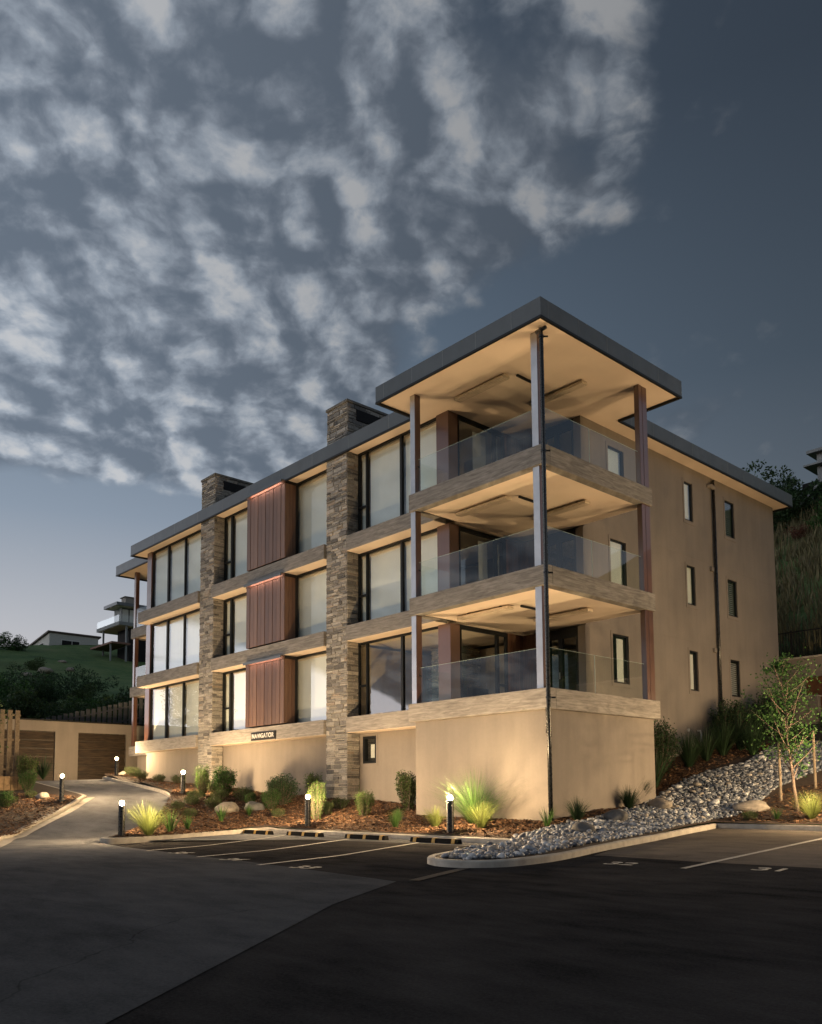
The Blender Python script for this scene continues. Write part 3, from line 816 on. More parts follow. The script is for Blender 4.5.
# basement walls under the front
part(B(-24.94, -19.04, 1.63, 1.85, .8, 3.176), 'wall', 'stucco')
part(B(-17.97, -10.26, 1.63, 1.85, .5, 3.176), 'wall', 'stucco')
wf = MB(); 
for q in ((-9.17, -8.98, .3, 3.176), (-8.30, -4.70, .3, 3.176), (-8.98, -8.30, .3, 2.18), (-8.98, -8.30, 3.06, 3.176)): wf.box(q[0], q[1], 1.63, 1.85, q[2], q[3])
part(wf, 'wall', 'stucco')
sw = MB()
for q in ((-8.98, -8.90, 2.18, 3.06), (-8.38, -8.30, 2.18, 3.06), (-8.90, -8.38, 2.18, 2.26), (-8.90, -8.38, 2.98, 3.06)): sw.box(q[0], q[1], 1.62, 1.76, q[2], q[3])
swf = part(sw, 'window', 'frame', bevel=.005)
MB().add([(-8.9, 1.70, 2.26), (-8.38, 1.70, 2.26), (-8.38, 1.70, 2.98), (-8.9, 1.70, 2.98)], [(0, 1, 2, 3)]).obj('pane', 'glass', swf)
B(-8.70, -8.42, 1.73, 1.735, 2.36, 2.80).obj('paper_notice', 'white', swf)
B(-8.97, -8.31, 1.79, 1.80, 2.19, 3.05).obj('window_backing', 'dark', swf)
tr = MB()
tr.box(-9.06, -8.98, 1.612, 1.629, 2.10, 3.14); tr.box(-8.30, -8.22, 1.612, 1.629, 2.10, 3.14)
tr.obj('window_surround', 'stucco', swf)
# porch base: solid stucco block
part(MB().prism([(-4.79, .12), (-.12, .12), (-.12, 4.72), (-4.79, 4.72)], .1, 3.176), 'porch_base', 'stucco')
# left balcony base
part(MB().prism([(-28.35, 2.75), (-25.16, 2.75), (-25.16, 8.8), (-28.35, 8.8)], 1.4, 3.176), 'balcony_base', 'stucco')

# glazed inner walls of the corner balconies
PX = -4.76
for k, z in enumerate(ZL):
    zt = tops[k]; zs = zt if k == 2 else zt
    fr = MB(); w = .06
    y0, y1 = 1.92, 4.0
    fr.box(PX-.10, PX, y0, y1, z, z+w); fr.box(PX-.10, PX, y0, y1, zt-.12, zt)
    for a, b in ((y0, y0+.05), (3.52, 3.62), (3.95, 4.02)): fr.box(PX-.10, PX+.004, a, b, z+w, zt-.12)
    fr.box(PX-.10, PX, 3.62, 3.95, z+.8, z+.86)
    f = part(fr, 'window', 'frame', bevel=.004)
    for a, b in ((y0+.05, 3.52), (3.62, 3.95)):
        MB().add([(PX-.05, a, z+w), (PX-.05, b, z+w), (PX-.05, b, zt-.12), (PX-.05, a, zt-.12)], [(0, 1, 2, 3)]).obj('pane', 'glass', f)
    if k > 0:
        B(PX-.23, PX-.22, 3.66, 3.93, z+.05, zt-.15).obj('blind', 'blind', f)
        B(PX-.34, PX-.33, 2.9 if k == 2 else 3.1, 3.5, z+.05, zt-.15).obj('curtain', 'blind', f)  # on the middle floor this pale sheet stands in for a reflection
    # cedar lining
    cb = MB()
    for i in range(5): cb.box(PX-.03, PX, 4.03+i*.144, 4.03+(i+1)*.144-.006, z, zt)
    for i in range(6): cb.box(PX+.003+i*.15, PX+.003+(i+1)*.15-.006, 4.745, 4.775, z, zt)
    part(cb, 'cedar_lining', 'cedar')
    part(B(PX-.12, PX-.031, 4.03, 4.78, z, zt), 'wall', 'stucco')
    # back wall: cedar, door, stucco return
    part(B(-3.86, -3.80, 4.78, 4.88, z, zt), 'wall', 'stucco')
    part(B(-2.62, WX-.002, 4.76, 4.88, z, zt), 'wall', 'stucco')
    part(B(PX-.1, -3.86, 4.781, 4.88, z, zt), 'wall', 'stucco')
    dr = MB()
    dr.box(-3.80, -2.62, 4.77, 4.87, zt-.30, zt); dr.box(-3.80, -3.70, 4.77, 4.87, z, zt-.3); dr.box(-2.70, -2.62, 4.77, 4.87, z, zt-.3)
    dr.box(-3.38, -3.22, 4.77, 4.87, z, zt-.3); dr.box(-3.70, -2.70, 4.78, 4.86, z, z+.10)
    d = part(dr, 'sliding_door', 'frame', bevel=.004)
    for a, b in ((-3.70, -3.38), (-3.22, -2.70)):
        MB().add([(a, 4.82, z+.1), (b, 4.82, z+.1), (b, 4.82, zt-.3), (a, 4.82, zt-.3)], [(0, 1, 2, 3)]).obj('pane', 'glass', d)
    MB().tube([(-3.30, 4.72, z+.95), (-3.30, 4.72, z+1.15)], .012).obj('handle', 'galv', d)
    # balustrades
    g = part(sheet('y', .14, -4.62, -.16, z+.005, z+1.0), 'glass_balustrade', 'balglass')
    g2 = part(sheet('x', -.14, .17, 2.08, z+.005, z+1.0), 'glass_balustrade', 'balglass')
    g3 = part(sheet('x', -.14, 2.12, 4.50, z+.005, z+1.0), 'glass_balustrade', 'balglass')
    for gg, bx in ((g, (-4.62, -.16, .136, .144)), (g2, (-.144, -.136, .17, 2.08)), (g3, (-.144, -.136, 2.12, 4.5))): B(*bx, z+1.0005, z+1.006).obj('polished_edge', 'edge', gg)
    B(-.146, -.134, 2.082, 2.09, z+.01, z+1.0).obj('polished_edge', 'edge', g2)
    g4 = part(sheet('x', -4.77, .20, 1.48, z+.005, z+1.0), 'glass_balustrade', 'balglass')
    MB().tube([(-4.60, .11, z+.78), (-4.60, .165, z+.78)], .022, 10).obj('clamp', 'frame', g)
    part(B(-4.6, -.16, .10, .175, z-.03, z+.012), 'balustrade_channel', 'frame')
    # heaters on the ceiling
    zc = (ZL[k+1]-.47) if k < 2 else ZR
    for hx, hy in ((-3.05, 1.0), (-1.85, 2.9)):
        h = MB(); h.box(hx-.95, hx+.95, hy, hy+.24, zc-.13, zc-.05); hh = part(h, 'ceiling_heater', 'heater', bevel=.01)
        for q in range(3): B(hx-.9, hx+.9, hy+.03+q*.07, hy+.045+q*.07, zc-.138, zc-.1295).obj('heating_bar', 'soffit', hh)
        for sx in (-.6, .6): B(hx+sx-.03, hx+sx+.03, hy+.08, hy+.16, zc-.05, zc+.002).obj('heater_bracket', 'frame', hh)
    part(B(-1.96, -1.90, 1.35, 2.45, zc-.07, zc-.02), 'light_track', 'frame')
    # flat left balcony balustrade
    part(sheet('y', 2.56, -28.55, -25.0, z+.005, z+1.0), 'glass_balustrade', 'balglass')
    part(sheet('x', -28.63, 2.6, 8.8, z+.005, z+1.0), 'glass_balustrade', 'balglass')

# veranda posts: left, corner, right; and the left balcony
for x0, x1, y0, y1 in ((-4.87, -4.66, .06, .27), (-.39, -.17, .06, .28), (-.27, -.06, 4.52, 4.76)):
    vp = part(B(x0, x1, y0, y1, ZL[0]-.01, ZR-.001), 'veranda_post', 'post', bevel=.012)
    if y0 < 1: B(x0+.012, x1-.012, y0-.006, y0-.001, ZL[0]+.005, ZR-.02).obj('face_plate', 'steel', vp)  # added plate carries the bright sky reflection of the post front
    else: B(x1+.001, x1+.006, y0+.012, y1-.012, ZL[0]+.005, ZR-.02).obj('face_plate', 'post', vp)
part(B(-.215, -.055, 4.36, 4.515, ZL[0]-.01, ZR-.001), 'veranda_post', 'post', bevel=.012)
for x, y in ((-28.62, 2.52), (-28.62, 8.7)):
    part(B(x, x+.2, y, y+.2, ZL[0]-.01, ZR-.001), 'veranda_post', 'post', bevel=.012)

# downpipes
dp = MB()
dp.tube([(.01, -.02, 12.55), (.06, -.08, 12.42), (.085, -.10, 12.25), (.085, -.10, 3.25), (.03, -.04, 2.95), (-.04, .055, 2.7), (-.04, .055, .25)], .055, 14)
pp = part(dp, 'downpipe', 'pipe', smooth=True)
MB().tube([(.0, -.06, 3.2), (-.075, .05, 2.85), (-.095, .055, 2.6)], .035, 10).obj('pipe_branch', 'pipe', pp, smooth=True)
for z in (12.3, 9.42, 6.42, 3.42):
    MB().tube([(.085, -.10, z), (.20, .02, z+.0)], .022, 8).obj('pipe_bracket', 'pipe', pp)
    MB().lathe([(.07, -.025), (.07, .025)], 14, (.085, -.10, z)).obj('pipe_collar', 'pipe', pp)
MB().tube([(-.12, -.02, 12.52), (.22, -.1, 12.48)], .05, 10).obj('outlet', 'pipe', pp, smooth=True)
dp2 = part(MB().tube([(WX+.09, 12.6, 12.5), (WX+.09, 12.6, 2.6)], .055, 12), 'downpipe', 'pipe', smooth=True)
MB().tube([(WX, 12.32, 12.25), (WX+.11, 12.42, 12.25), (WX+.11, 12.6, 12.2)], .07, 10).obj('rainwater_head', 'stucco', dp2)
for z in (9.1, 6.15): B(WX, WX+.08, 12.30, 12.48, z, z+.14).obj('wall_box', 'stucco', dp2)
part(MB().tube([(WX+.02, 11.02, 3.28), (WX+.12, 11.02, 3.28), (WX+.14, 11.02, 3.2), (WX+.14, 11.02, 2.4)], .035, 10), 'waste_pipe', 'galv', smooth=True)
part(MB().tube([(WX-.02, 10.40, 3.28), (WX+.06, 10.40, 3.28)], .05, 10), 'waste_pipe', 'galv')
part(MB().tube([(WX-.02, 12.15, 3.86), (WX+.05, 12.15, 3.86)], .05, 10), 'waste_pipe', 'galv')
# sockets on the porch wall
part(B(-2.50, -2.42, 4.745, 4.759, ZL[0]+.35, ZL[0]+.47), 'wall_socket', 'frame')

# interiors (seen through the unshaded ground floor glass)
for k, z in enumerate(ZL):
    zt = tops[k]
    part(B(-24.7, -4.95, 5.6, 5.7, z, zt), 'inner_wall', 'room')
    part(MB().prism([(-24.7, 1.9), (-4.9, 1.9), (-4.9, 5.58), (-24.7, 5.58)], zt-.05 if k == 2 else zt+.10, zt-.01 if k == 2 else zt+.18), 'inner_ceiling', 'soffit')
    part(B(-9.6, -9.5, 1.9, 5.6, z, zt), 'inner_wall', 'room')
    part(B(-18.55, -18.45, 1.9, 5.6, z, zt), 'inner_wall', 'room')
stonework('inner_stone_wall', -8.4, -7.35, 4.2, 5.55, ZL[0], tops[0], bld, 33, ('f', 'r'))
cab = part(B(-9.45, -8.45, 5.0, 5.55, ZL[0], tops[0]-.3), 'inner_cupboard', 'cabinet')
for i in range(3): B(-9.4, -8.5, 4.98, 5.0, ZL[0]+1.2+i*.4, ZL[0]+1.23+i*.4).obj('shelf', 'soffit', cab)
part(B(-7.2, -6.4, 3.9, 4.9, ZL[0], ZL[0]+.95), 'inner_counter', 'dark')

# name sign, a thing of its own
sg = root('name_sign', (-13.96, .99, 3.345), 'small black name board with white capitals on the sill under the lowest timber panel', 'sign')
B(-.80, .80, -.035, -.002, -.15, .15).obj('sign_board', 'frame', sg, bevel=.004)
c = bpy.data.curves.new('lettering', 'FONT'); c.body = 'NAVIGATOR'; c.size = .235; c.align_x = 'CENTER'; c.align_y = 'CENTER'; c.extrude = .006; c.space_character = 1.12; c.offset = .003
c.materials.append(M['white']); o = bpy.data.objects.new('lettering', textmesh(c)); col.objects.link(o); o.parent = sg; o.location = (0, -.042, 0); o.rotation_euler = (R(90), 0, 0)

# ------------------------------------------------------------------ bollards
def bollard(x, y, z, label):
    r = root('bollard_light', (x, y, z), label, 'bollard light', 'bollard lights along the drive and parking bays')
    MB().lathe([(.085, -.15), (.085, .74), (.088, .745), (.088, .80), (.06, .803)], 24).obj('post', 'pipe', r)
    B(-.10, .10, -.10, .10, -.03, .012).obj('base_plate', 'frame', r, bevel=.004)
    v, f = ICO2
    MB().add([(a*.055, b*.055, .862+c*.055) for a, b, c in v], f).obj('lamp_globe', 'bulb', r, smooth=True)
    MB().lathe([(.03, .80), (.03, .81)], 12).obj('lamp_collar', 'frame', r)
    return r
for x, y, z, lb in ((-1.25, -2.08, .22, 'lit black bollard in front of the blank plastered corner wall, beside a fountain grass'),
    (-6.85, -2.08, .26, 'lit black bollard in front of the right hand stone pier, beside a tall pale shrub'),
    (-8.95, -6.5, .13, 'lit black bollard on the tip of the bed, beside a yellow grass tuft'),
    (-15.75, -1.25, 1.17, 'lit black bollard beside the curving kerb, in front of the left stone pier'),
    (-18.35, -4.62, 1.05, 'lit black bollard on the left side of the drive, near the garage doors'),
    (-25.5, .45, 2.05, 'lit black bollard farthest up the drive, at the left end of the building'),
    (5.05, 4.3, .42, 'lit black bollard behind the right hand kerb, just outside the picture'),
    (9.2, 4.35, .42, 'lit black bollard behind the right hand kerb, far outside the picture'),
    (7.6, 10.2, 1.9, 'lit black bollard on the upper bank, outside the right edge of the picture'),
    (6.7, 7.2, 1.2, 'added bollard halfway up the bank, unseen, brightening the side wall'),  # extra lamp out of view, added to lift the side wall
    (9.0, 13.6, 2.6, 'added unseen bollard at the top of the bank, brightening the side wall')):  # second lamp added out of view for the side wall
    bollard(x, y, z, lb)

# ------------------------------------------------------------------ plants
def tuft(name, r, n, h, spread, w, mat, droop=.6, parent=None):
    mb = MB()
    for i in range(n):
        a = r.uniform(0, 6.283); lean = r.random()**.8*spread; L = h*r.uniform(.6, 1.1); b = r.uniform(0, .05)
        bx, by = math.cos(a)*b, math.sin(a)*b; dx, dy = math.cos(a), math.sin(a); sx, sy = -dy, dx
        ww = w*r.uniform(.6, 1.2); tw = r.uniform(-.4, .4); dr = droop*r.uniform(.4, 1.2)
        S = 5; base = len(mb.v)
        for s in range(S+1):
            t = s/S; rad = b+lean*h*t*(1+.5*t); z = L*(t - dr*lean*t*t*t*.9)
            wd = ww*(1-t**1.6)*.5+.0005
            cx, cy = dx*rad, dy*rad; ox, oy = sx*math.cos(tw*t)-dx*math.sin(tw*t), sy*math.cos(tw*t)-dy*math.sin(tw*t)
            mb.v += [(cx-ox*wd, cy-oy*wd, z), (cx+ox*wd, cy+oy*wd, z)]
        for s in range(S): q = base+2*s; mb.f.append((q, q+1, q+3, q+2))
    return mb.mesh(name, mat, True)
def leaf(mb, p, d, L, w, r):
    d = d.normalized(); u = d.cross(Vector((r.uniform(-1, 1), r.uniform(-1, 1), r.uniform(-1, 1)))).normalized(); n = d.cross(u)
    mb.add([p, p+d*L*.5+u*w*.5+n*L*.05, p+d*L, p+d*L*.5-u*w*.5+n*L*.05], [(0, 1, 2, 3)])
def bush(name, r, h, wd, nstem, nleaf, L, mat, upright=.5, lw=.45):
    mb = MB(); st = MB()
    for i in range(nstem):
        a = r.uniform(0, 6.283); q = r.random()**.6; bulge = math.sin(min(1, .35+.65*r.random())*math.pi*.85)
        tip = Vector((math.cos(a)*q*wd*.5, math.sin(a)*q*wd*.5, h*(1-.45*q*q*(1-upright))*r.uniform(.72, 1.05)))
        base = Vector((math.cos(a)*.05, math.sin(a)*.05, 0)); mid = base.lerp(tip, .5)+Vector((math.cos(a), math.sin(a), 0))*wd*.10*q+Vector((0, 0, .05*h))
        st.tube([base, mid, tip], [.008, .005, .002], 4, False)
        for k in range(nleaf):
            t = r.random()**.7
            p = base.lerp(mid, t*2) if t < .5 else mid.lerp(tip, t*2-1)
            if p.z < h*.06: continue
            d = Vector((r.gauss(0, 1), r.gauss(0, 1), r.gauss(.5, .8)))+Vector((math.cos(a), math.sin(a), 0))*.6
            p = p+Vector((r.gauss(0, 1), r.gauss(0, 1), r.gauss(0, 1)))*wd*.055
            leaf(mb, p, d, L*r.uniform(.6, 1.25), L*lw*r.uniform(.8, 1.2), r)
    return mb.mesh(name, mat), st.mesh('stems', 'bark')
def plant(name, x, y, z, mesh, label, cat, group=None, stems=None, sc=1, rz=None):
    o = bpy.data.objects.new(name, mesh); col.objects.link(o); o.location = (x, y, z-.02); o.scale = (sc,)*3 if not isinstance(sc, tuple) else sc
    o.rotation_euler = (0, 0, rnd.uniform(0, 6.28) if rz is None else rz); tag(o, label, cat, group)
    if stems:
        s = bpy.data.objects.new('stems', stems); col.objects.link(s); s.parent = o
    return o
pr = random.Random(21)
G_yel = tuft('grass', pr, 420, .85, .62, .008, 'blade_yellow', .5)
G_flax = tuft('flax', pr, 46, .75, .42, .035, 'blade_green', .4)
G_flaxd = tuft('flax', pr, 90, .80, .45, .028, 'blade_dark', .5)
G_fine = tuft('grass', pr, 420, .70, .40, .0055, 'blade_green', .6)
G_fount = tuft('grass', pr, 1000, 1.45, 1.0, .005, 'blade_green', .62)
G_dark = tuft('grass', pr, 420, .80, .50, .012, 'blade_dark', .7)
S_green = bush('shrub', pr, 1.0, .80, 80, 60, .055, 'leaf_mid')
S_dark = bush('shrub', pr, 1.0, 1.0, 90, 60, .06, 'leaf_dark')
S_tall = bush('shrub', pr, 1.05, .58, 60, 60, .06, 'leaf_olive', 1.)
S_pale = bush('shrub', pr, 1.0, .50, 54, 48, .045, 'leaf_light', 1.)
S_low = bush('shrub', pr, .42, .62, 60, 40, .04, 'leaf_olive')
S_tuft = bush('shrub', pr, .70, .56, 110, 40, .05, 'leaf_light', .9, .25)
GB = 'plants in the beds'
def P_(name, x, y, mesh, label, cat, sc=1, lf=bed, grp=GB):
    st = None
    if isinstance(mesh, tuple): mesh, st = mesh
    return plant(name, x, y, lf(x, y), mesh, label, cat, grp, st, sc)
P_('grass_tuft', -8.75+.02, -5.85, G_yel, 'bright yellow grass tuft right beside the bollard on the tip of the bed', 'grass', 1.12)
P_('flax', -9.30, -4.95, G_flax, 'strappy green flax just right of the yellow grass tuft at the bed tip', 'flax', .95)
P_('flax', -9.45, -4.35, G_flax, 'low green flax between the yellow grass tuft and the small boulder', 'flax', .65)
P_('flax', -9.95, -3.0, G_flax, 'small upright flax in front of the pale boulder', 'flax', .8)
P_('shrub', -14.9, -.95, S_pale, 'pale lit shrub between the kerb bollard and the left stone pier', 'shrub', 1.1)
P_('shrub', -15.9, -.35, S_pale, 'pale lit shrub left of the pier, half behind the kerb bollard', 'shrub', .8)
P_('shrub', -14.6, -.25, S_green, 'round green shrub at the foot of the left stone pier', 'shrub', (1.15, 1.15, 1.15))
P_('shrub', -13.6, -1.0, S_low, 'low olive shrub below the round green shrub by the left pier', 'shrub', 1)
P_('shrub', -13.0, -.4, S_low, 'low olive shrub above the pale boulder, against the long wall', 'shrub', 1.2)
P_('shrub', -12.6, .6, S_dark, 'small dark shrub against the middle of the long basement wall', 'shrub', (.55, .55, .75))
P_('shrub', -12.4, -1.9, S_low, 'low olive shrub just left of the pale boulder', 'shrub', .9)
P_('shrub', -11.3, -3.3, S_low, 'low olive shrub nearest the bay kerb corner', 'shrub', .75)
P_('shrub', -13.3, -2.2, S_low, 'low olive shrub beside the curving kerb', 'shrub', .8)
P_('shrub', -10.75, -.3, S_dark, 'dense dark shrub in the middle of the bed under the name board', 'shrub', (1.0, 1.0, 1.02))
P_('shrub', -10.45, -.95, S_green, 'green shrub growing in front of the dense dark shrub', 'shrub', (.78, .78, .72))
P_('shrub', -9.95, .35, S_tall, 'slim shrub against the left edge of the right hand stone pier', 'shrub', .92)
P_('shrub', -7.6, -1.25, S_pale, 'tall pale shrub just left of the bollard by the right pier', 'shrub', 1.08)
P_('shrub', -6.45, -.4, S_tuft, 'bright green brush-like shrub right of the bollard by the right pier', 'shrub', 1.05)
P_('shrub', -5.75, .7, S_tall, 'tall dark shrub below the small square window', 'shrub', (1.15, 1.15, 1.08))
P_('flax', -3.6, -1.7, G_fine, 'low green grass near the kerb below the tall dark shrub', 'grass', .7)
P_('grass_tuft', -2.5, -1.35, G_yel, 'small yellow grass tuft at the left corner of the blank wall', 'grass', .72)
P_('fountain_grass', -1.75, -.75, G_fount, 'tall wispy fountain grass behind the bollard at the blank wall', 'grass', 1.0)
P_('grass_tuft', -.95, -1.35, G_yel, 'bright grass tuft just right of the bollard at the blank wall', 'grass', .85)
P_('flax', .38, -.62, G_flax, 'small spiky flax at the foot of the downpipe', 'flax', .72)
P_('grass_tuft', .5, .35, G_dark, 'dark grass tuft just right of the downpipe', 'grass', .78)
P_('grass_tuft', .15, 3.0, G_dark, 'dark grass tuft halfway along the right side of the porch base', 'grass', .85)
P_('grass_tuft', -.35, 4.3, G_dark, 'dark grass tuft at the rear corner of the porch base', 'grass', .95)
P_('flax', -.95, 6.0, G_flaxd, 'big dark flax just behind the porch base', 'flax', 1.6)
P_('shrub', -1.6, 7.4, S_dark, 'dark upright shrub between the porch base and the pale pipe', 'shrub', (1.2, 1.2, 1.6))
for i, (x, y, s) in enumerate(((-1.2, 8.4, 1.5), (-1.1, 9.3, 1.5), (-1.0, 10.2, 1.6), (-.9, 11.2, 1.7), (-.85, 12.3, 1.7), (-.8, 13.5, 1.8), (-.2, 10.6, 1.4), (.0, 12.2, 1.5))):
    P_('flax', x, y, G_flaxd if i % 2 else G_dark, ('dark grass clump %s along the shaded right wall' % ('nearest the pale pipe', 'just beyond the pale pipe', 'before the downpipe', 'below the downpipe', 'just past the downpipe', 'farthest', 'in front row, left of the young tree', 'in front row, behind the young tree')[i]), 'grass', s, grp='dark clumps along the side wall')
P_('shrub', -1.55, 12.0, S_dark, 'dark bushy shrub against the side wall under the downpipe', 'shrub', 1.5)
P_('shrub', -1.4, 14.6, S_dark, 'tallest dark bushy shrub near the rear corner of the side wall', 'shrub', 1.6)
P_('shrub', 1.3, 13.5, S_dark, 'dark bushy shrub behind the stone swale', 'shrub', 1.2)
P_('shrub', 2.9, 12.5, S_dark, 'dark bushy shrub at the far right beyond the staked tree', 'shrub', 1.3)
P_('shrub', 2.85, 4.05, S_low, 'tiny low shrub on the corner of the right hand bed', 'shrub', .6)
P_('grass_tuft', 3.45, 4.15, G_flax, 'little lit flax left of the young tree', 'flax', .5)
P_('flax', 4.2, 4.35, G_yel, 'bright yellow lit grass tuft at the foot of the young tree', 'grass', .85)
P_('flax', 4.95, 4.6, G_flax, 'broad lit flax at the right edge of the picture', 'flax', 1.2)
P_('shrub', -27.2, 1.75, S_tuft, 'small lit shrub by the far bollard', 'shrub', .6)
P_('shrub', -26.0, 1.55, S_low, 'low dark shrub at the left end of the building', 'shrub', 1.1)
P_('shrub', -24.0, 1.0, S_low, 'low shrub under the left basement wall near its end', 'shrub', 1.0)
P_('shrub', -22.3, 1.0, S_low, 'low shrub under the middle of the left basement wall', 'shrub', .9)
P_('shrub', -20.3, .9, S_low, 'low shrub under the left basement wall near the pier', 'shrub', 1.0)
P_('shrub', -17.3, .4, S_low, 'low shrub in front of the left stone pier', 'shrub', 1.1)
for k, (x, y, ms, sc_, lb) in enumerate((
    (-11.9, .2, S_low, 1.1, 'low shrub at the foot of the long wall, left of the dense dark shrub'), (-9.2, -1.5, S_low, .7, 'small low shrub in the mulch below the right stone pier'),
    (-14.2, -1.6, S_low, .9, 'low shrub near the kerb, right of the kerb bollard'), (-12.9, -2.9, S_low, .7, 'tiny low shrub close to the curving kerb'),
    (-16.4, .3, S_low, .9, 'low shrub right against the foot of the left pier'), (-4.4, -.9, G_fine, .6, 'small green grass between the tall dark shrub and the blank wall'),
    (-8.3, .2, S_low, .9, 'low shrub right of the foot of the right stone pier'), (-11.6, -1.0, S_green, .5, 'small green shrub behind the pale boulder'),
    (-7.9, -.6, S_tuft, .6, 'small brush-like shrub behind the tall pale shrub'), (-10.2, -1.9, G_fine, .55, 'small grass tuft right of the darker boulder'))):
    P_('shrub' if isinstance(ms, tuple) else 'grass_tuft', x, y, ms, lb, 'shrub' if isinstance(ms, tuple) else 'grass', sc_)
# left bed
P_('shrub', -18.9, -6.35, S_green, 'green mounded shrub in the left bed near the picture edge', 'shrub', (.95, .95, .62), bedl)
P_('shrub', -20.4, -5.0, S_low, 'low shrub beside the pale rock in the left bed', 'shrub', .75, bedl)
P_('shrub', -22.9, -4.3, S_green, 'green shrub in front of the left garage door', 'shrub', .9, bedl)
P_('shrub', -23.9, -4.0, S_tall, 'upright leafy shrub between the timber screen and the left garage door', 'shrub', 1.3, bedl)
P_('flax', -17.2, -7.2, G_fine, 'small grass tuft at the left picture edge', 'grass', .6, bedl)
YUC = tuft('yucca', pr, 60, 1.25, .62, .06, 'blade_dark', .35)
P_('yucca', -28.6, -1.75, YUC, 'spiky dark yucca between the two garage doors', 'yucca', 1.0, bedl)

# boulders
def boulder(x, y, s, flat, mat, label, hf=bed, seed=0, rz=0):
    r = random.Random(seed); v, f = rockshape(r, ICO3, flat, .2)
    mb = MB().add([(a*s, b*s*.75, c*s) for a, b, c in v], f); o = mb.obj('boulder', mat, smooth=True)
    o.location = (x, y, hf(x, y)+s*flat*.35); o.rotation_euler = (0, 0, rz); tag(o, label, 'boulder', 'landscape boulders')
boulder(-11.3, -2.05, .42, .62, 'boulder', 'pale boulder in the middle of the mulch bed', seed=1)
boulder(-10.85, -1.3, .34, .7, 'boulder_dark', 'darker boulder right of the pale boulder', seed=2)
boulder(1.55, -.8, .30, .55, 'boulder_dark', 'dark wet boulder among the stones near the downpipe', seed=3, rz=-.5)
boulder(1.05, 1.1, .34, .6, 'boulder_dark', 'rounded grey boulder at the upper edge of the stones', seed=4)
boulder(2.35, 5.0, .42, .45, 'boulder', 'flat tan boulder where the stones meet the lit mulch', seed=5, rz=.3)
boulder(.5, 3.9, .30, .55, 'boulder', 'sandy boulder among the stones beside the porch base', seed=6)
boulder(-19.9, -4.75, .42, .45, 'boulder', 'pale rock in the left bed beside the drive bollard', bedl, seed=7)
boulder(-26.6, 1.2, .25, .6, 'boulder', 'small pale rock by the far bollard', seed=8)

# ------------------------------------------------------------------ trees
def tree_mesh(seed, h, r0, crown, nb, leaves, L, mat, lean=0., low=.35, lw=.5, clump=9, up=(.15, .9)):
    r = random.Random(seed); tr = MB(); lf = MB()
    top = Vector((lean, lean*.3, h*.93)); trunk = [Vector((0, 0, -.1))]
    for i in range(1, 7):
        t = i/6; trunk.append(Vector((lean*t+r.uniform(-.03, .03)*h*.3, lean*.3*t+r.uniform(-.03, .03)*h*.3, h*.93*t)))
    tr.tube(trunk, [r0*(1-.8*i/6) for i in range(7)], 8)
    for b in range(nb):
        t = low+(1-low)*(b+r.random())/nb; k = min(5, int(t*6)); p = trunk[k].lerp(trunk[k+1], t*6-k)
        a = b*2.4+r.uniform(-.5, .5); env = math.sin(min(1, (t-low)/(1-low)*.85+.15)*math.pi)**.6
        ln = crown*env*r.uniform(.55, 1.1)
        d = Vector((math.cos(a), math.sin(a), r.uniform(*up)))
        q = p+d.normalized()*ln; mid = p.lerp(q, .5)+Vector((0, 0, -.04*ln))
        tr.tube([p, mid, q], [r0*(1-t)*.5+.006, r0*.2+.003, .003], 5, False)
        for c in range(clump):
            cc = p.lerp(q, r.uniform(.25, 1.08))+Vector((r.gauss(0, 1), r.gauss(0, 1), r.gauss(0, .8)))*ln*.2
            sp = ln*r.uniform(.08, .17)
            for k in range(leaves):
                pp = cc+Vector((r.gauss(0, 1), r.gauss(0, 1), r.gauss(0, .8)))*sp
                leaf(lf, pp, Vector((r.gauss(0, 1), r.gauss(0, 1), r.gauss(0, 1))), L*r.uniform(.6, 1.3), L*lw, r)
    return tr.mesh('trunk', 'bark', True), lf.mesh('crown', mat)
def place_tree(name, x, y, z, mm, label, cat='tree', grp=None, s=1, rz=0):
    r = root(name, (x, y, z), label, cat, grp, rz); r.scale = (s,)*3
    for nm, me in (('trunk', mm[0]), ('crown', mm[1])):
        o = bpy.data.objects.new(nm, me); col.objects.link(o); o.parent = r
    return r
young = tree_mesh(4, 3.9, .045, 1.25, 36, 13, .075, 'leaf_mid', -.30, .22, .62, 6, (.7, 1.9))
place_tree('young_tree', 3.55, 5.15, bed(3.55, 5.15), young, 'young staked tree with sparse leaves in the lit bed on the right')
for x, y, lb in ((2.72, 6.05, 'timber tree stake left of the young tree'), (3.05, 7.4, 'timber tree stake behind the young tree')):
    s = bpy.data.objects.new('tree_stake', MB().tube([(0, 0, -.3), (0, 0, 1.55)], .035, 10).mesh('tree_stake', 'stake')); col.objects.link(s)
    s.location = (x, y, bed(x, y)); tag(s, lb, 'stake', 'stakes holding the young tree')
tie = MB().tube([(2.72, 6.05, bed(2.72, 6.05)+1.35), (3.0, 5.7, bed(3.55, 5.15)+1.6), (3.48, 5.2, bed(3.55, 5.15)+1.62)], .016, 6).obj('tree_tie', 'blade_dry'); tag(tie, 'pale webbing tie from the left stake to the young tree', 'tie')
tie = MB().tube([(3.05, 7.4, bed(3.05, 7.4)+1.35), (3.4, 6.2, bed(3.55, 5.15)+1.75), (3.48, 5.25, bed(3.55, 5.15)+1.65)], .016, 6).obj('tree_tie', 'blade_dry'); tag(tie, 'pale webbing tie from the rear stake to the young tree', 'tie')
lit = tree_mesh(9, 4.6, .07, 1.5, 30, 16, .10, 'leaf_light', .1, .3, .5, 6)
place_tree('garden_tree', 5.75, 8.2, bed(5.75, 8.2), lit, 'warmly lit tree half outside the right edge of the picture')
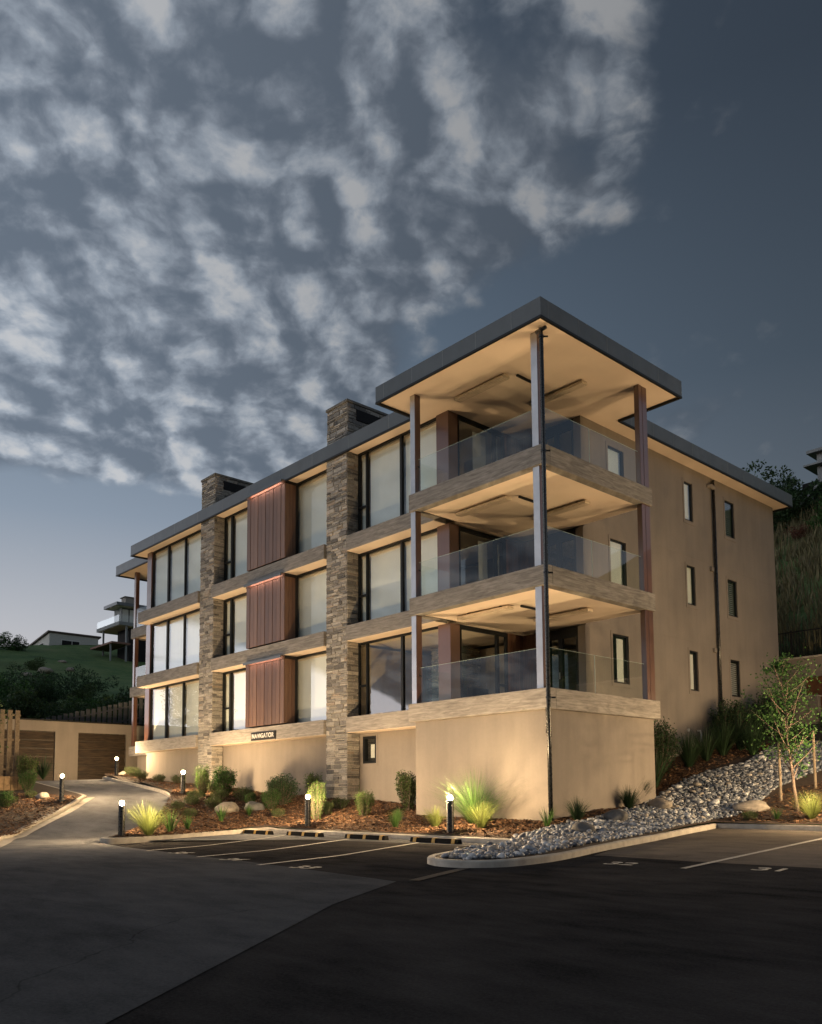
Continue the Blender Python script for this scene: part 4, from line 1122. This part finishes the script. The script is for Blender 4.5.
big = tree_mesh(12, 5.6, .17, 2.7, 40, 26, .16, 'leaf_dark', 0, .25, .6, 9)
place_tree('dark_tree', -33.5, -5.2, T(-33.5, -5.2), big, 'big dark leafy tree at the left edge behind the garages', grp='trees around the site', s=.72)
sm1 = tree_mesh(15, 4.2, .06, 1.5, 22, 12, .12, 'leaf_olive', .3, .4, .55, 5)
place_tree('small_tree', -24.9, -6.0, bedl(-24.9, -6.0), sm1, 'small tree with yellowish leaves leaning over the timber screen', grp='trees around the site')

# ------------------------------------------------------------------ left side: garages, fence, screen, planter
gr = root('garage_block', (-30.55, 0, 2.0), 'low tan garage block with two dark timber doors at the end of the drive', 'garage')
def rel(mb, name, mat, par, **k):
    l = par.location; mb.v = [(a-l.x, b-l.y, c-l.z) for a, b, c in mb.v]; return mb.obj(name, mat, par, **k)
GX = -30.55; doors = ((.60, 3.12), (-3.05, -.55))
w = MB()
for a, b in ((-9.5, -3.05), (-.55, .60), (3.12, 9.5)): w.box(GX-.2, GX, a, b, 1.4, 4.93)
for a, b in doors: w.box(GX-.2, GX, a, b, 4.42, 4.93)
rel(w, 'wall', 'stucco', gr)
rel(B(GX-6, GX+.06, -9.56, 9.56, 4.932, 5.0), 'roof', 'frame', gr)
for a, b in doors:
    d = rel(B(GX-.19, GX-.12, a+.02, b-.02, 1.7, 4.40), 'garage_door', 'garage', gr)
    pm = MB(); h = .44; 
    for i in range(6):
        z = 1.95+i*h*.93; z1 = min(z+.365, 4.38)
        pm.add([(GX-.12, a+.03, z), (GX-.12, b-.03, z), (GX-.12, b-.03, z1), (GX-.12, a+.03, z1), (GX-.01, a+.03, z), (GX-.01, b-.03, z), (GX-.115, b-.03, z1), (GX-.115, a+.03, z1)], [(4, 5, 6, 7), (0, 1, 5, 4), (3, 2, 1, 0), (1, 2, 6, 5), (2, 3, 7, 6), (3, 0, 4, 7)])
    l = gr.location; pm.v = [(p-l.x, q-l.y, s-l.z) for p, q, s in pm.v]; pm.obj('door_panels', 'garage', d)
fz = lambda y: 5.1+.26*(y+1) if y > -1 else 5.1+.05*(y+1)
fn = root('paling_fence', (-33.2, 0, 4.6), 'dark weathered paling fence rising behind the garage roof', 'fence')
pl = MB(); y = -7.0; k = 0
while y < 20:
    zb = fz(y)-1.5; pl.box(-33.2, -33.17, y, y+.20, zb, fz(y)+(.0 if k % 2 else .03)); 
    y += .30; k += 1
rel(pl, 'palings', 'paling', fn)
rl = MB()
for ya, yb in ((-7, -1), (-1, 20)):
    for dz in (-.35, -1.1): rl.add([(-33.26, ya, fz(ya)+dz), (-33.20, ya, fz(ya)+dz), (-33.2, yb, fz(yb)+dz), (-33.26, yb, fz(yb)+dz), (-33.26, ya, fz(ya)+dz+.09), (-33.20, ya, fz(ya)+dz+.09), (-33.2, yb, fz(yb)+dz+.09), (-33.26, yb, fz(yb)+dz+.09)], [(0,3,2,1), (4,5,6,7), (0,1,5,4), (1,2,6,5), (2,3,7,6), (3,0,4,7)])
rel(rl, 'fence_rails', 'paling', fn)
ts = root('timber_screen', (-25.2, -4.95, 1.7), 'pale vertical timber slat screen at the left edge in front of the garages', 'screen')
for i in range(4):
    y0 = -5.04+i*.30; rel(B(-25.24, -25.16, y0, y0+.18, 1.6, 4.85), 'slat', 'stake', ts, bevel=.005)
for z in (2.3, 3.55, 4.6): rel(B(-25.29, -25.242, -5.4, -3.9, z, z+.08), 'screen_rail', 'stake', ts)
pt = root('timber_planter', (-24.0, -4.9, 1.6), 'low timber planter box in front of the slat screen', 'planter')
for i in range(5): rel(B(-23.98, -23.93, -5.4+i*.26, -5.4+i*.26+.24, 1.45, 2.02), 'planter_board', 'timber', pt)
rel(B(-24.5, -24.0, -5.4, -4.12, 1.45, 1.92), 'planter_soil', 'soil', pt)

# ------------------------------------------------------------------ right rear: retaining wall, railing, doorway
rw = root('retaining_wall', (4, 20.3, 4), 'pale rendered retaining wall with a doorway behind the building on the right', 'retaining wall')
def relb(par, name, mat, *a, **k): return rel(B(*a), name, mat, par, **k)
relb(rw, 'wall', 'stucco', -9, -2.5, 20.15, 20.45, 1.5, 6.75)
relb(rw, 'wall', 'stucco', -1.25, 14, 20.15, 20.45, 1.5, 6.75)
relb(rw, 'lintel', 'stucco', -2.499, -1.251, 20.14, 20.45, 5.95, 6.75)
relb(rw, 'door', 'cabinet', -2.5, -1.25, 20.38, 20.44, 2.5, 5.949)
relb(rw, 'coping', 'kerb', -9.02, 14.02, 20.1, 20.5, 6.752, 6.83)
lb_ = root('low_wall', (-1.9, 18.8, 3), 'small pale rendered wall in front of the doorway behind the young tree', 'wall')
relb(lb_, 'wall', 'stucco', -2.3, -1.35, 18.6, 18.9, 2.5, 4.95); relb(lb_, 'coping', 'kerb', -2.33, -1.32, 18.57, 18.93, 4.952, 5.0)
rg = root('black_railing', (0, 20.3, 6.83), 'black steel railing along the top of the retaining wall', 'railing')
rb = MB(); x = -9.0
while x < 13.9: rb.box(x-.008, x+.008, 20.292, 20.308, 6.9, 7.93); x += .115
rel(rb, 'balusters', 'black_rail', rg)
rel(MB().box(-9, 14, 20.28, 20.32, 7.93, 7.98).box(-9, 14, 20.28, 20.32, 6.87, 6.90), 'rails', 'black_rail', rg)
for x in (-8.4, -6.6, -4.8, -3.02, -1.72, .3, 2.4, 4.5, 6.6, 8.7, 10.8, 12.9): relb(rg, 'post', 'black_rail', x-.035, x+.035, 20.265, 20.335, 6.82, 8.03)

# dry grass on the bank behind (stuff)
def bank_grass():
    r = random.Random(8); mb = MB()
    for i in range(15000):
        x = r.uniform(-26, 3); y = r.uniform(21.2, 46)
        # denser in tufts
        if math.sin(x*1.7+math.sin(y))*math.sin(y*1.3+x*.4) < r.uniform(-1., .4): continue
        z = T(x, y)
        h = r.uniform(.4, 1.15); L = r.uniform(.02, .05)
        for k in range(3):
            a = r.uniform(0, 6.28); dx, dy = math.cos(a)*L, math.sin(a)*L; bx, by = x+r.gauss(0, .15), y+r.gauss(0, .15); lx, ly = r.gauss(0, .22)*h, r.gauss(0, .22)*h
            mb.add([(bx-dx, by-dy, z-.05), (bx+dx, by+dy, z-.05), (bx+lx*.5+dx*.6, by+ly*.5+dy*.6, z+h*.6), (bx+lx, by+ly, z+h*.95), (bx+lx*.5-dx*.6, by+ly*.5-dy*.6, z+h*.6)], [(0, 1, 2, 3, 4)])
    tag(mb.obj('bank_grass', 'blade_dry'), 'long dry grass on the steep bank behind the retaining wall', 'grass', kind='stuff')
bank_grass()

# shrubs on both hills: a few shared meshes copied as things
hr = random.Random(31)
def hill_bush(seed, w, h, n, L, mat):
    r = random.Random(seed); mb = MB()
    cl = [(Vector((r.gauss(0, .30)*w, r.gauss(0, .30)*w, abs(r.gauss(.42, .24))*h)), r.uniform(.14, .30)*w) for _ in range(16)]
    for c, s in cl:
        for k in range(n//16):
            d = Vector((r.gauss(0, 1), r.gauss(0, 1), r.gauss(0, 1))).normalized(); p = c+d*s*r.uniform(.5, 1.05); p.z = max(p.z, .02)
            leaf(mb, p, d+Vector((r.gauss(0, .7), r.gauss(0, .7), r.gauss(0, .7))), L*r.uniform(.6, 1.3), L*.55, r)
    return mb.mesh('hill_shrub', mat)
HB = [hill_bush(40, 2.6, 2.2, 2200, .20, 'leaf_dark'), hill_bush(41, 2.8, 2.6, 2200, .20, 'leaf_mid'), hill_bush(42, 2.4, 1.7, 1800, .17, 'leaf_olive'), hill_bush(43, 3.0, 3.0, 2400, .22, 'leaf_dark')]
def hb(x, y, k, s, lb, grp='shrubs on the hillside'):
    plant('hill_shrub', x, y, T(x, y)-.15, HB[k], lb, 'shrub', grp, None, s)
WH_ = ['darkest', 'broad', 'ragged', 'tall', 'rounded', 'squat', 'dense', 'spreading']
i = 0
for d in (49, 53, 57, 63, 70, 78, 88, 100, 116):      # rows seen over the garage roof
    for px in range(-20, 150, 17):
        if d >= 63 and (px > 55 and hr.random() < .88): continue
        if d >= 63 and hr.random() < .5: continue
        if d == 57 and hr.random() < .3: continue
        q = (px+hr.uniform(-7, 7)-411)/854.8; yw = R(47.721)
        dx = -math.sin(yw)+q*math.cos(yw); dy = math.cos(yw)+q*math.sin(yw)
        x = 12.73+dx*d; y = -15.98+dy*d
        if x > -34.6: continue
        s = hr.uniform(.55, .95)*(1. if d < 60 else 1.0 if d < 90 else 1.5)
        i += 1
        side = 'left' if px < 40 else 'middle' if px < 90 else 'right'
        row = {49: 'touching the paling fence', 53: 'second row behind the fence', 57: 'third row behind the fence', 63: 'fifth row up the slope', 70: 'sixth row up the slope', 78: 'halfway up', 88: 'above the middle', 100: 'below the houses', 116: 'near the ridge'}[d]
        hb(x, y, hr.choice((0, 0, 1, 2, 3)), s, '%s green shrub %s, %s part of left hillside' % (WH_[i % 8], row, side))
RT = tree_mesh(18, 5.2, .12, 2.1, 30, 16, .17, 'leaf_dark', 0, .15, .6, 8)
for x, y, s, lb in ((-12.6, 43.2, .5, 'dark tree on the skyline just right of the roof end'), (-14.2, 45.5, .55, 'dark tree on the skyline half behind the roof end'), (-15.6, 44.5, .6, 'dark tree on the skyline mostly hidden behind the roof end')):
    place_tree('ridge_tree', x, y, T(x, y)-.2, RT, lb, grp='trees on the right hand ridge', s=s, rz=x)
for x, y, k, s, lb in ((-10.5, 40.0, 0, 1.1, 'dark shrub below the skyline trees on the right bank'), (-12.0, 39.0, 0, 1.2, 'dark shrub on the upper right bank nearest the roof'), (-8.2, 38.0, 1, .9, 'green shrub at the right picture edge on the bank'), (-13.6, 41.5, 3, 1.3, 'large dark shrub just behind the roof corner')):
    hb(x, y, k, s, lb, 'shrubs on the right bank')
RB = hill_bush(50, 1.9, 1.5, 1500, .15, 'leaf_red')
plant('red_shrub', -9.2, 36.2, T(-9.2, 36.2)+.4, RB, 'reddish flowering shrub on the bank below the dark house', 'shrub', None, None, .55)
for k, (x, y, s, lb) in enumerate(((-86.8, 18.2, 1.3, 'large pale rock outcrop on the grassy hillside'), (-90.5, 22.4, .8, 'smaller pale rock to the right of the outcrop'), (-99, 24.5, .7, 'pale rock higher up the hillside'), (-84.5, 15.5, .9, 'grey rock to the lower left of the outcrop'))):
    boulder(x, y, s*.85, .45, 'boulder', lb, T, seed=60+k)

# ------------------------------------------------------------------ houses on the left ridge
def ray(px, py, d):
    yaw, pitch, roll = R(47.721), R(4.785), R(-0.396)
    f = Vector((-math.sin(yaw)*math.cos(pitch), math.cos(yaw)*math.cos(pitch), math.sin(pitch)))
    rt = Vector((math.cos(yaw), math.sin(yaw), 0)); up = rt.cross(f)
    r2 = math.cos(roll)*rt+math.sin(roll)*up; u2 = -math.sin(roll)*rt+math.cos(roll)*up
    return Vector((12.729, -15.985, 1.145))+(f+r2*((px-411)/854.8)-u2*((py-723.6)/854.8))*d
def house1():
    p = ray(49, 650, 131); z0 = p.z-1.2
    h = root('ridge_house', (p.x, p.y, z0), 'low pale house with a brown sloping roof on the left ridge', 'house')
    W, L, H1, H0 = 9.5, 7.6, 3.9, 2.6
    B_ = lambda n, m, *a, par=h, **k: B(*a).obj(n, m, par, **k)
    w = MB(); w.add([(-W, 0, -2), (0, 0, -2), (0, L, -2), (-W, L, -2), (-W, 0, H0), (0, 0, H1), (0, L, H1), (-W, L, H0)], [(0,3,2,1), (4,5,6,7), (0,1,5,4), (1,2,6,5), (2,3,7,6), (3,0,4,7)]); w.obj('wall', 'house_white', h)
    r = MB(); e = .35; sl = (H1-H0)/W
    z = lambda x: H1+.02+x*sl
    r.add([(-W-e, -e, z(-W-e)), (e, -e, z(e)), (e, L+e, z(e)), (-W-e, L+e, z(-W-e))]+[(-W-e, -e, z(-W-e)+.22), (e, -e, z(e)+.22), (e, L+e, z(e)+.22), (-W-e, L+e, z(-W-e)+.22)], [(0,3,2,1), (4,5,6,7), (0,1,5,4), (1,2,6,5), (2,3,7,6), (3,0,4,7)]); r.obj('roof', 'roof_brown', h)
    for y0, y1 in ((1.9, 4.6),):
        f = B_('window', 'white', -.02, .04, y0-.1, y1+.1, 1.35, 3.05); B(.03, .06, y0, y0+1.5, 1.45, 2.95).obj('pane', 'dark', f); B(.03, .06, y0+1.6, y1, 1.45, 2.95).obj('pane', 'dark', f)
    f = B_('window', 'white', -4.6, -2.4, -.04, .02, 1.1, 2.7); B(-4.5, -2.5, -.06, -.03, 1.2, 2.6).obj('pane', 'dark', f)
    g = root('grey_shed', (p.x-1, p.y+9.4, z0), 'small grey shed right of the low pale house on the ridge', 'shed')
    B(-4, .5, -.8, 3.6, -2, 2.4).obj('wall', 'house_grey', g); B(-4.2, .7, -1, 3.8, 2.402, 2.55).obj('roof', 'house_grey', g)
    m = root('far_cottage', (p.x-14, p.y+11.5, z0+1.5), 'small pale gabled cottage behind the shed on the ridge', 'house')
    B(-5, 0, 0, 4.5, -3, 2.2).obj('wall', 'house_grey', m)
    MB().add([(-5.3, -.3, 2.2), (.3, -.3, 2.2), (.3, 4.8, 2.2), (-5.3, 4.8, 2.2), (-5.3, 2.25, 3.5), (.3, 2.25, 3.5)], [(0,3,2,1), (0,1,5,4), (2,3,4,5), (1,2,5), (3,0,4)]).obj('roof', 'house_white', m)
house1()
def house2():
    p = ray(119, 621, 118); p.z -= 3.4*.86
    h = root('hillside_house', (p.x, p.y, p.z), 'modern house with a glass balcony on posts above the grassy hill', 'house'); h.scale = (.86,)*3
    O = lambda n, m, *a, par=h: B(*a).obj(n, m, par)
    zd = 3.4
    O('balcony_deck', 'house_grey', -9, 0, 0, 9, zd-.55, zd)
    O('balcony_soffit', 'soffit', -8.8, -.2, .2, 8.8, zd-.6, zd-.552)
    O('wall', 'dark', -4.2, -1.2, 2.6, 9.5, zd+.01, zd+2.55)
    w = O('window', 'frame', -1.25, -1.15, .9, 7.5, zd+.05, zd+2.4)
    for k in range(5): B(-1.16, -1.12, 1.0+k*1.25, 2.05+k*1.25, zd+.2, zd+2.3).obj('pane', 'house_white', w)
    O('wall', 'house_grey', -4, -1.25, .9, 2.6, zd+.01, zd+2.5)
    r = O('roof', 'fascia', -5.0, .2, -.5, 9.8, zd+2.6, zd+3.1)
    O('roof_soffit', 'soffit', -4.8, 0, -.3, 9.6, zd+2.55, zd+2.599)
    c = O('chimney', 'stone', -3.4, -1.8, 1.8, 3.4, zd+3.11, zd+4.5); B(-3.6, -1.6, 1.6, 3.6, zd+4.5, zd+4.62).obj('chimney_cap', 'slate', c)
    sheet('y', .06, -8.9, -.1, zd+.01, zd+1.1).obj('glass_balustrade', 'balglass', h); sheet('x', -.06, .1, 8.9, zd+.01, zd+1.1).obj('glass_balustrade', 'balglass', h)
    for x, y in ((-7.2, .3), (-.5, 1.3), (-.5, 6)): O('post', 'house_grey', x, x+.25, y, y+.25, -3, zd-.56)
    O('wall', 'dark', -6, -1.5, 2.4, 9, -3, zd-.61)
    O('lower_deck', 'deck', -8.5, .2, -1.2, 1.9, -.3, 0)
    O('deck_post', 'house_grey', -1, -.8, -1, -.8, -3, -.31)
house2()
def house3():
    h = root('dark_house', (-11.7, 41.8, 20.0), 'dark timber house with a pitched roof at the top right edge', 'house')
    O = lambda n, m, *a, par=h: B(*a).obj(n, m, par)
    O('wall', 'dark', .55, 9, 0, 7, -4, 2.0)
    MB().add([(.1, -.6, -.15), (.1, 7, -.15), (4.6, 7, 4.0), (4.6, -.6, 4.0), (.1, -.6, .05), (.1, 7, .05), (4.6, 7, 4.2), (4.6, -.6, 4.2)], [(0,3,2,1)[::-1], (4,5,6,7)[::-1], (0,4,5,1), (1,5,6,2), (2,6,7,3), (3,7,4,0)]).obj('roof', 'fascia', h)
    MB().add([(.6, -.02, -.2), (4.6, -.02, 3.9), (4.6, -.02, -.2)], [(0, 2, 1)]).obj('gable', 'dark', h)
    O('upper_wall', 'house_grey', 1.0, 5, 1.5, 6, 2.0, 4.4)
    O('upper_roof', 'fascia', .5, 5.5, 1.0, 6.5, 4.401, 4.6); O('upper_roof', 'fascia', .3, 5.5, .9, 6.5, 3.5, 3.62)
    O('post', 'house_grey', 1.3, 1.42, -.5, -.38, -2, .85)
house3()

# ------------------------------------------------------------------ sky and sun
GLOW = Vector((-.80, -.60, .0)).normalized()
SUN_DIR = Vector((-.25, -.93, .30)).normalized()
def sky():
    w = bpy.data.worlds.new('World'); scn.world = w; w.use_nodes = True; t = NT(w.node_tree); t.n.clear()
    out = t.new('ShaderNodeOutputWorld'); bg = t.new('ShaderNodeBackground'); t.l.new(bg.outputs[0], out.inputs[0])
    st = t.new('ShaderNodeTexSky', sky_type='NISHITA'); st.sun_disc = False
    st.sun_elevation = R(3); st.sun_rotation = math.atan2(SUN_DIR.x, SUN_DIR.y)
    st.air_density = 1.2; st.dust_density = 1.6; st.ozone_density = 2.5
    d = t.new('ShaderNodeTexCoord').outputs['Generated']
    sep = t.new('ShaderNodeSeparateXYZ'); t.put(sep.inputs[0], d); z = t.math('MAXIMUM', sep.outputs[2], .001)
    hs_ = t.new('ShaderNodeHueSaturation'); hs_.inputs['Saturation'].default_value = .62; hs_.inputs['Value'].default_value = SKYV; t.put(hs_.inputs['Color'], st.outputs[0])
    base = hs_.outputs[0]
    yaw = R(47.721); rt = (math.cos(yaw), math.sin(yaw), 0); fw = (-math.sin(yaw), math.cos(yaw), 0)
    # evening gradient: slate blue overhead and away from the sunset, pale near the horizon
    el = t.math('ARCSINE', z); 
    grad = t.ramp(t.math('DIVIDE', el, 1.4), [(0, (4.2, 3.75, 3.75)), (.07, (3.9, 3.65, 3.75)), (.13, (3.0, 3.05, 3.3)), (.22, (1.6, 1.95, 2.45)), (.32, (.85, 1.18, 1.62)), (.5, (.44, .62, .90)), (1, (.22, .32, .48))])
    az = t.vmath('DOT_PRODUCT', d, tuple(GLOW))
    azf = t.math('ADD', t.math('ADD', t.smooth(az, -.45, .62, .30, 1.42), t.smooth(az, -.45, -.95, 0., 1.5)), t.smooth(az, .62, 1.0, 0., 6.2))
    grad = t.mix(1., grad, azf, 'MULTIPLY')
    base = t.mix(.22, grad, base)
    # cloud layer on a plane overhead
    inv = t.math('DIVIDE', 1., t.math('ADD', z, .02)); p = t.vmath('SCALE', d, sc=inv)
    pn = t.vmath('SCALE', d, sc=t.math('DIVIDE', 1., t.math('ADD', z, .42)))
    u = t.vmath('DOT_PRODUCT', p, rt); v = t.vmath('DOT_PRODUCT', p, fw)
    cv = t.new('ShaderNodeCombineXYZ'); t.put(cv.inputs[0], u); t.put(cv.inputs[1], v); cv.inputs[2].default_value = 3.1; PM = cv.outputs[0]
    cn = t.new('ShaderNodeCombineXYZ'); t.put(cn.inputs[0], t.vmath('DOT_PRODUCT', pn, rt)); t.put(cn.inputs[1], t.vmath('DOT_PRODUCT', pn, fw)); cn.inputs[2].default_value = 3.1; P3 = cn.outputs[0]
    wn = t.vmath('SCALE', t.vmath('SUBTRACT', t.noise(P3, 7., 4, .55, out=1), (.5, .5, .5)), sc=.055)
    Q = t.vmath('ADD', P3, wn)
    n1 = t.noise(P3, 2.6, 2, .5)
    def puffs(vec):
        vo = t.new('ShaderNodeTexVoronoi', feature='F1'); t.put(vo.inputs['Vector'], vec); vo.inputs['Scale'].default_value = 17.
        pf = t.math('SUBTRACT', .95, vo.outputs['Distance'])
        return t.math('ADD', t.math('MULTIPLY', pf, .26), t.math('MULTIPLY', t.noise(vec, 11.5, 8, .54), .74))
    n2 = puffs(Q)
    dens = t.math('ADD', t.math('MULTIPLY', n1, .30), t.math('MULTIPLY', n2, .70))
    m = t.math('SUBTRACT', t.math('SUBTRACT', .36, t.math('MULTIPLY', t.math('SUBTRACT', v, 1.33), .55)), u)
    m = t.math('MINIMUM', m, t.math('SUBTRACT', t.math('MULTIPLY_ADD', t.math('SUBTRACT', v, 1.08), .5, .20), u))
    m = t.math('ADD', m, t.math('MULTIPLY', t.math('SUBTRACT', n1, .5), .9))
    M1 = t.math('MULTIPLY', t.smooth(m, -.22, .30), t.smooth(t.math('SUBTRACT', v, t.math('MULTIPLY', u, .25)), 2.45, 2.95, 1., 0.))
    M2 = t.math('MULTIPLY', t.smooth(t.math('ABSOLUTE', t.math('SUBTRACT', v, 2.05)), 0, .6, 1, 0), t.smooth(t.math('ABSOLUTE', t.math('SUBTRACT', u, .72)), 0, .6, 1, 0))
    M4 = t.math('MULTIPLY', t.smooth(t.math('ABSOLUTE', t.math('SUBTRACT', v, 1.25)), 0, .3, 1, 0), t.smooth(t.math('ABSOLUTE', t.math('SUBTRACT', u, .48)), 0, .35, 1, 0))
    cov = t.math('ADD', t.math('MULTIPLY', M1, .50), t.math('ADD', t.math('MULTIPLY', M2, .24), t.math('MULTIPLY', M4, .09)))
    M3 = t.smooth(v, .4, -.4); bars = t.noise(t.mapping(P3, (1., 3., 1)), 2.6, 6, .6, .5)
    cov = t.math('ADD', cov, t.math('MULTIPLY', M3, t.math('MULTIPLY', bars, .28)))
    thr = t.math('SUBTRACT', .712, cov)
    a = t.smooth(t.math('SUBTRACT', dens, thr), -.07, .15)
    Q2 = t.vmath('ADD', Q, (-.016, .010, 0)); dn2 = puffs(Q2)
    lit = t.smooth(t.math('ADD', t.math('MULTIPLY', t.math('SUBTRACT', n2, dn2), 2.6), t.math('MULTIPLY', t.math('SUBTRACT', n2, .50), 2.2)), -.42, .58)
    cc = t.ramp(lit, [(0, (.88, 1.1, 1.42)), (.3, (1.38, 1.62, 1.98)), (.6, (1.98, 2.28, 2.7)), (.85, (2.75, 3.0, 3.35)), (1, (3.5, 3.6, 3.75))])
    cc = t.mix(1., cc, t.smooth(u, -1.0, .6, 1.18, .52), 'MULTIPLY')
    c = t.mix(t.math('MULTIPLY', a, .95), base, cc)
    # low dull cloud bank on the horizon at the left
    hb_ = t.noise(t.mapping(d, (3, 3, 30)), 1.5, 4, .6); hbm = t.math('MULTIPLY', t.smooth(t.math('ABSOLUTE', t.math('SUBTRACT', sep.outputs[2], .158)), .0, .022, 1, 0), t.smooth(hb_, .45, .6))
    c = t.mix(t.math('MULTIPLY', hbm, .55), c, (1.35, 1.38, 1.6))
    t.put(bg.inputs[0], c); bg.inputs[1].default_value = .1
SKYV = 1.0
sky()
sl = bpy.data.lights.new('sun', 'SUN'); sl.energy = .28; sl.angle = R(20); sl.color = (1., .92, .86)
so = bpy.data.objects.new('sun', sl); col.objects.link(so); so.rotation_euler = SUN_DIR.to_track_quat('Z', 'Y').to_euler()

scn.view_settings.view_transform = 'Standard'; scn.view_settings.look = 'None'; scn.view_settings.exposure = .45; scn.view_settings.gamma = 1
scn.render.engine = 'CYCLES'
cy = scn.cycles; cy.use_denoising = True; cy.max_bounces = 7; cy.transparent_max_bounces = 12; cy.diffuse_bounces = 4; cy.glossy_bounces = 4
cy.sample_clamp_indirect = 4; cy.use_light_tree = True; cy.caustics_reflective = False; cy.caustics_refractive = False
try: cy.denoiser = 'OPENIMAGEDENOISE'
except Exception: pass
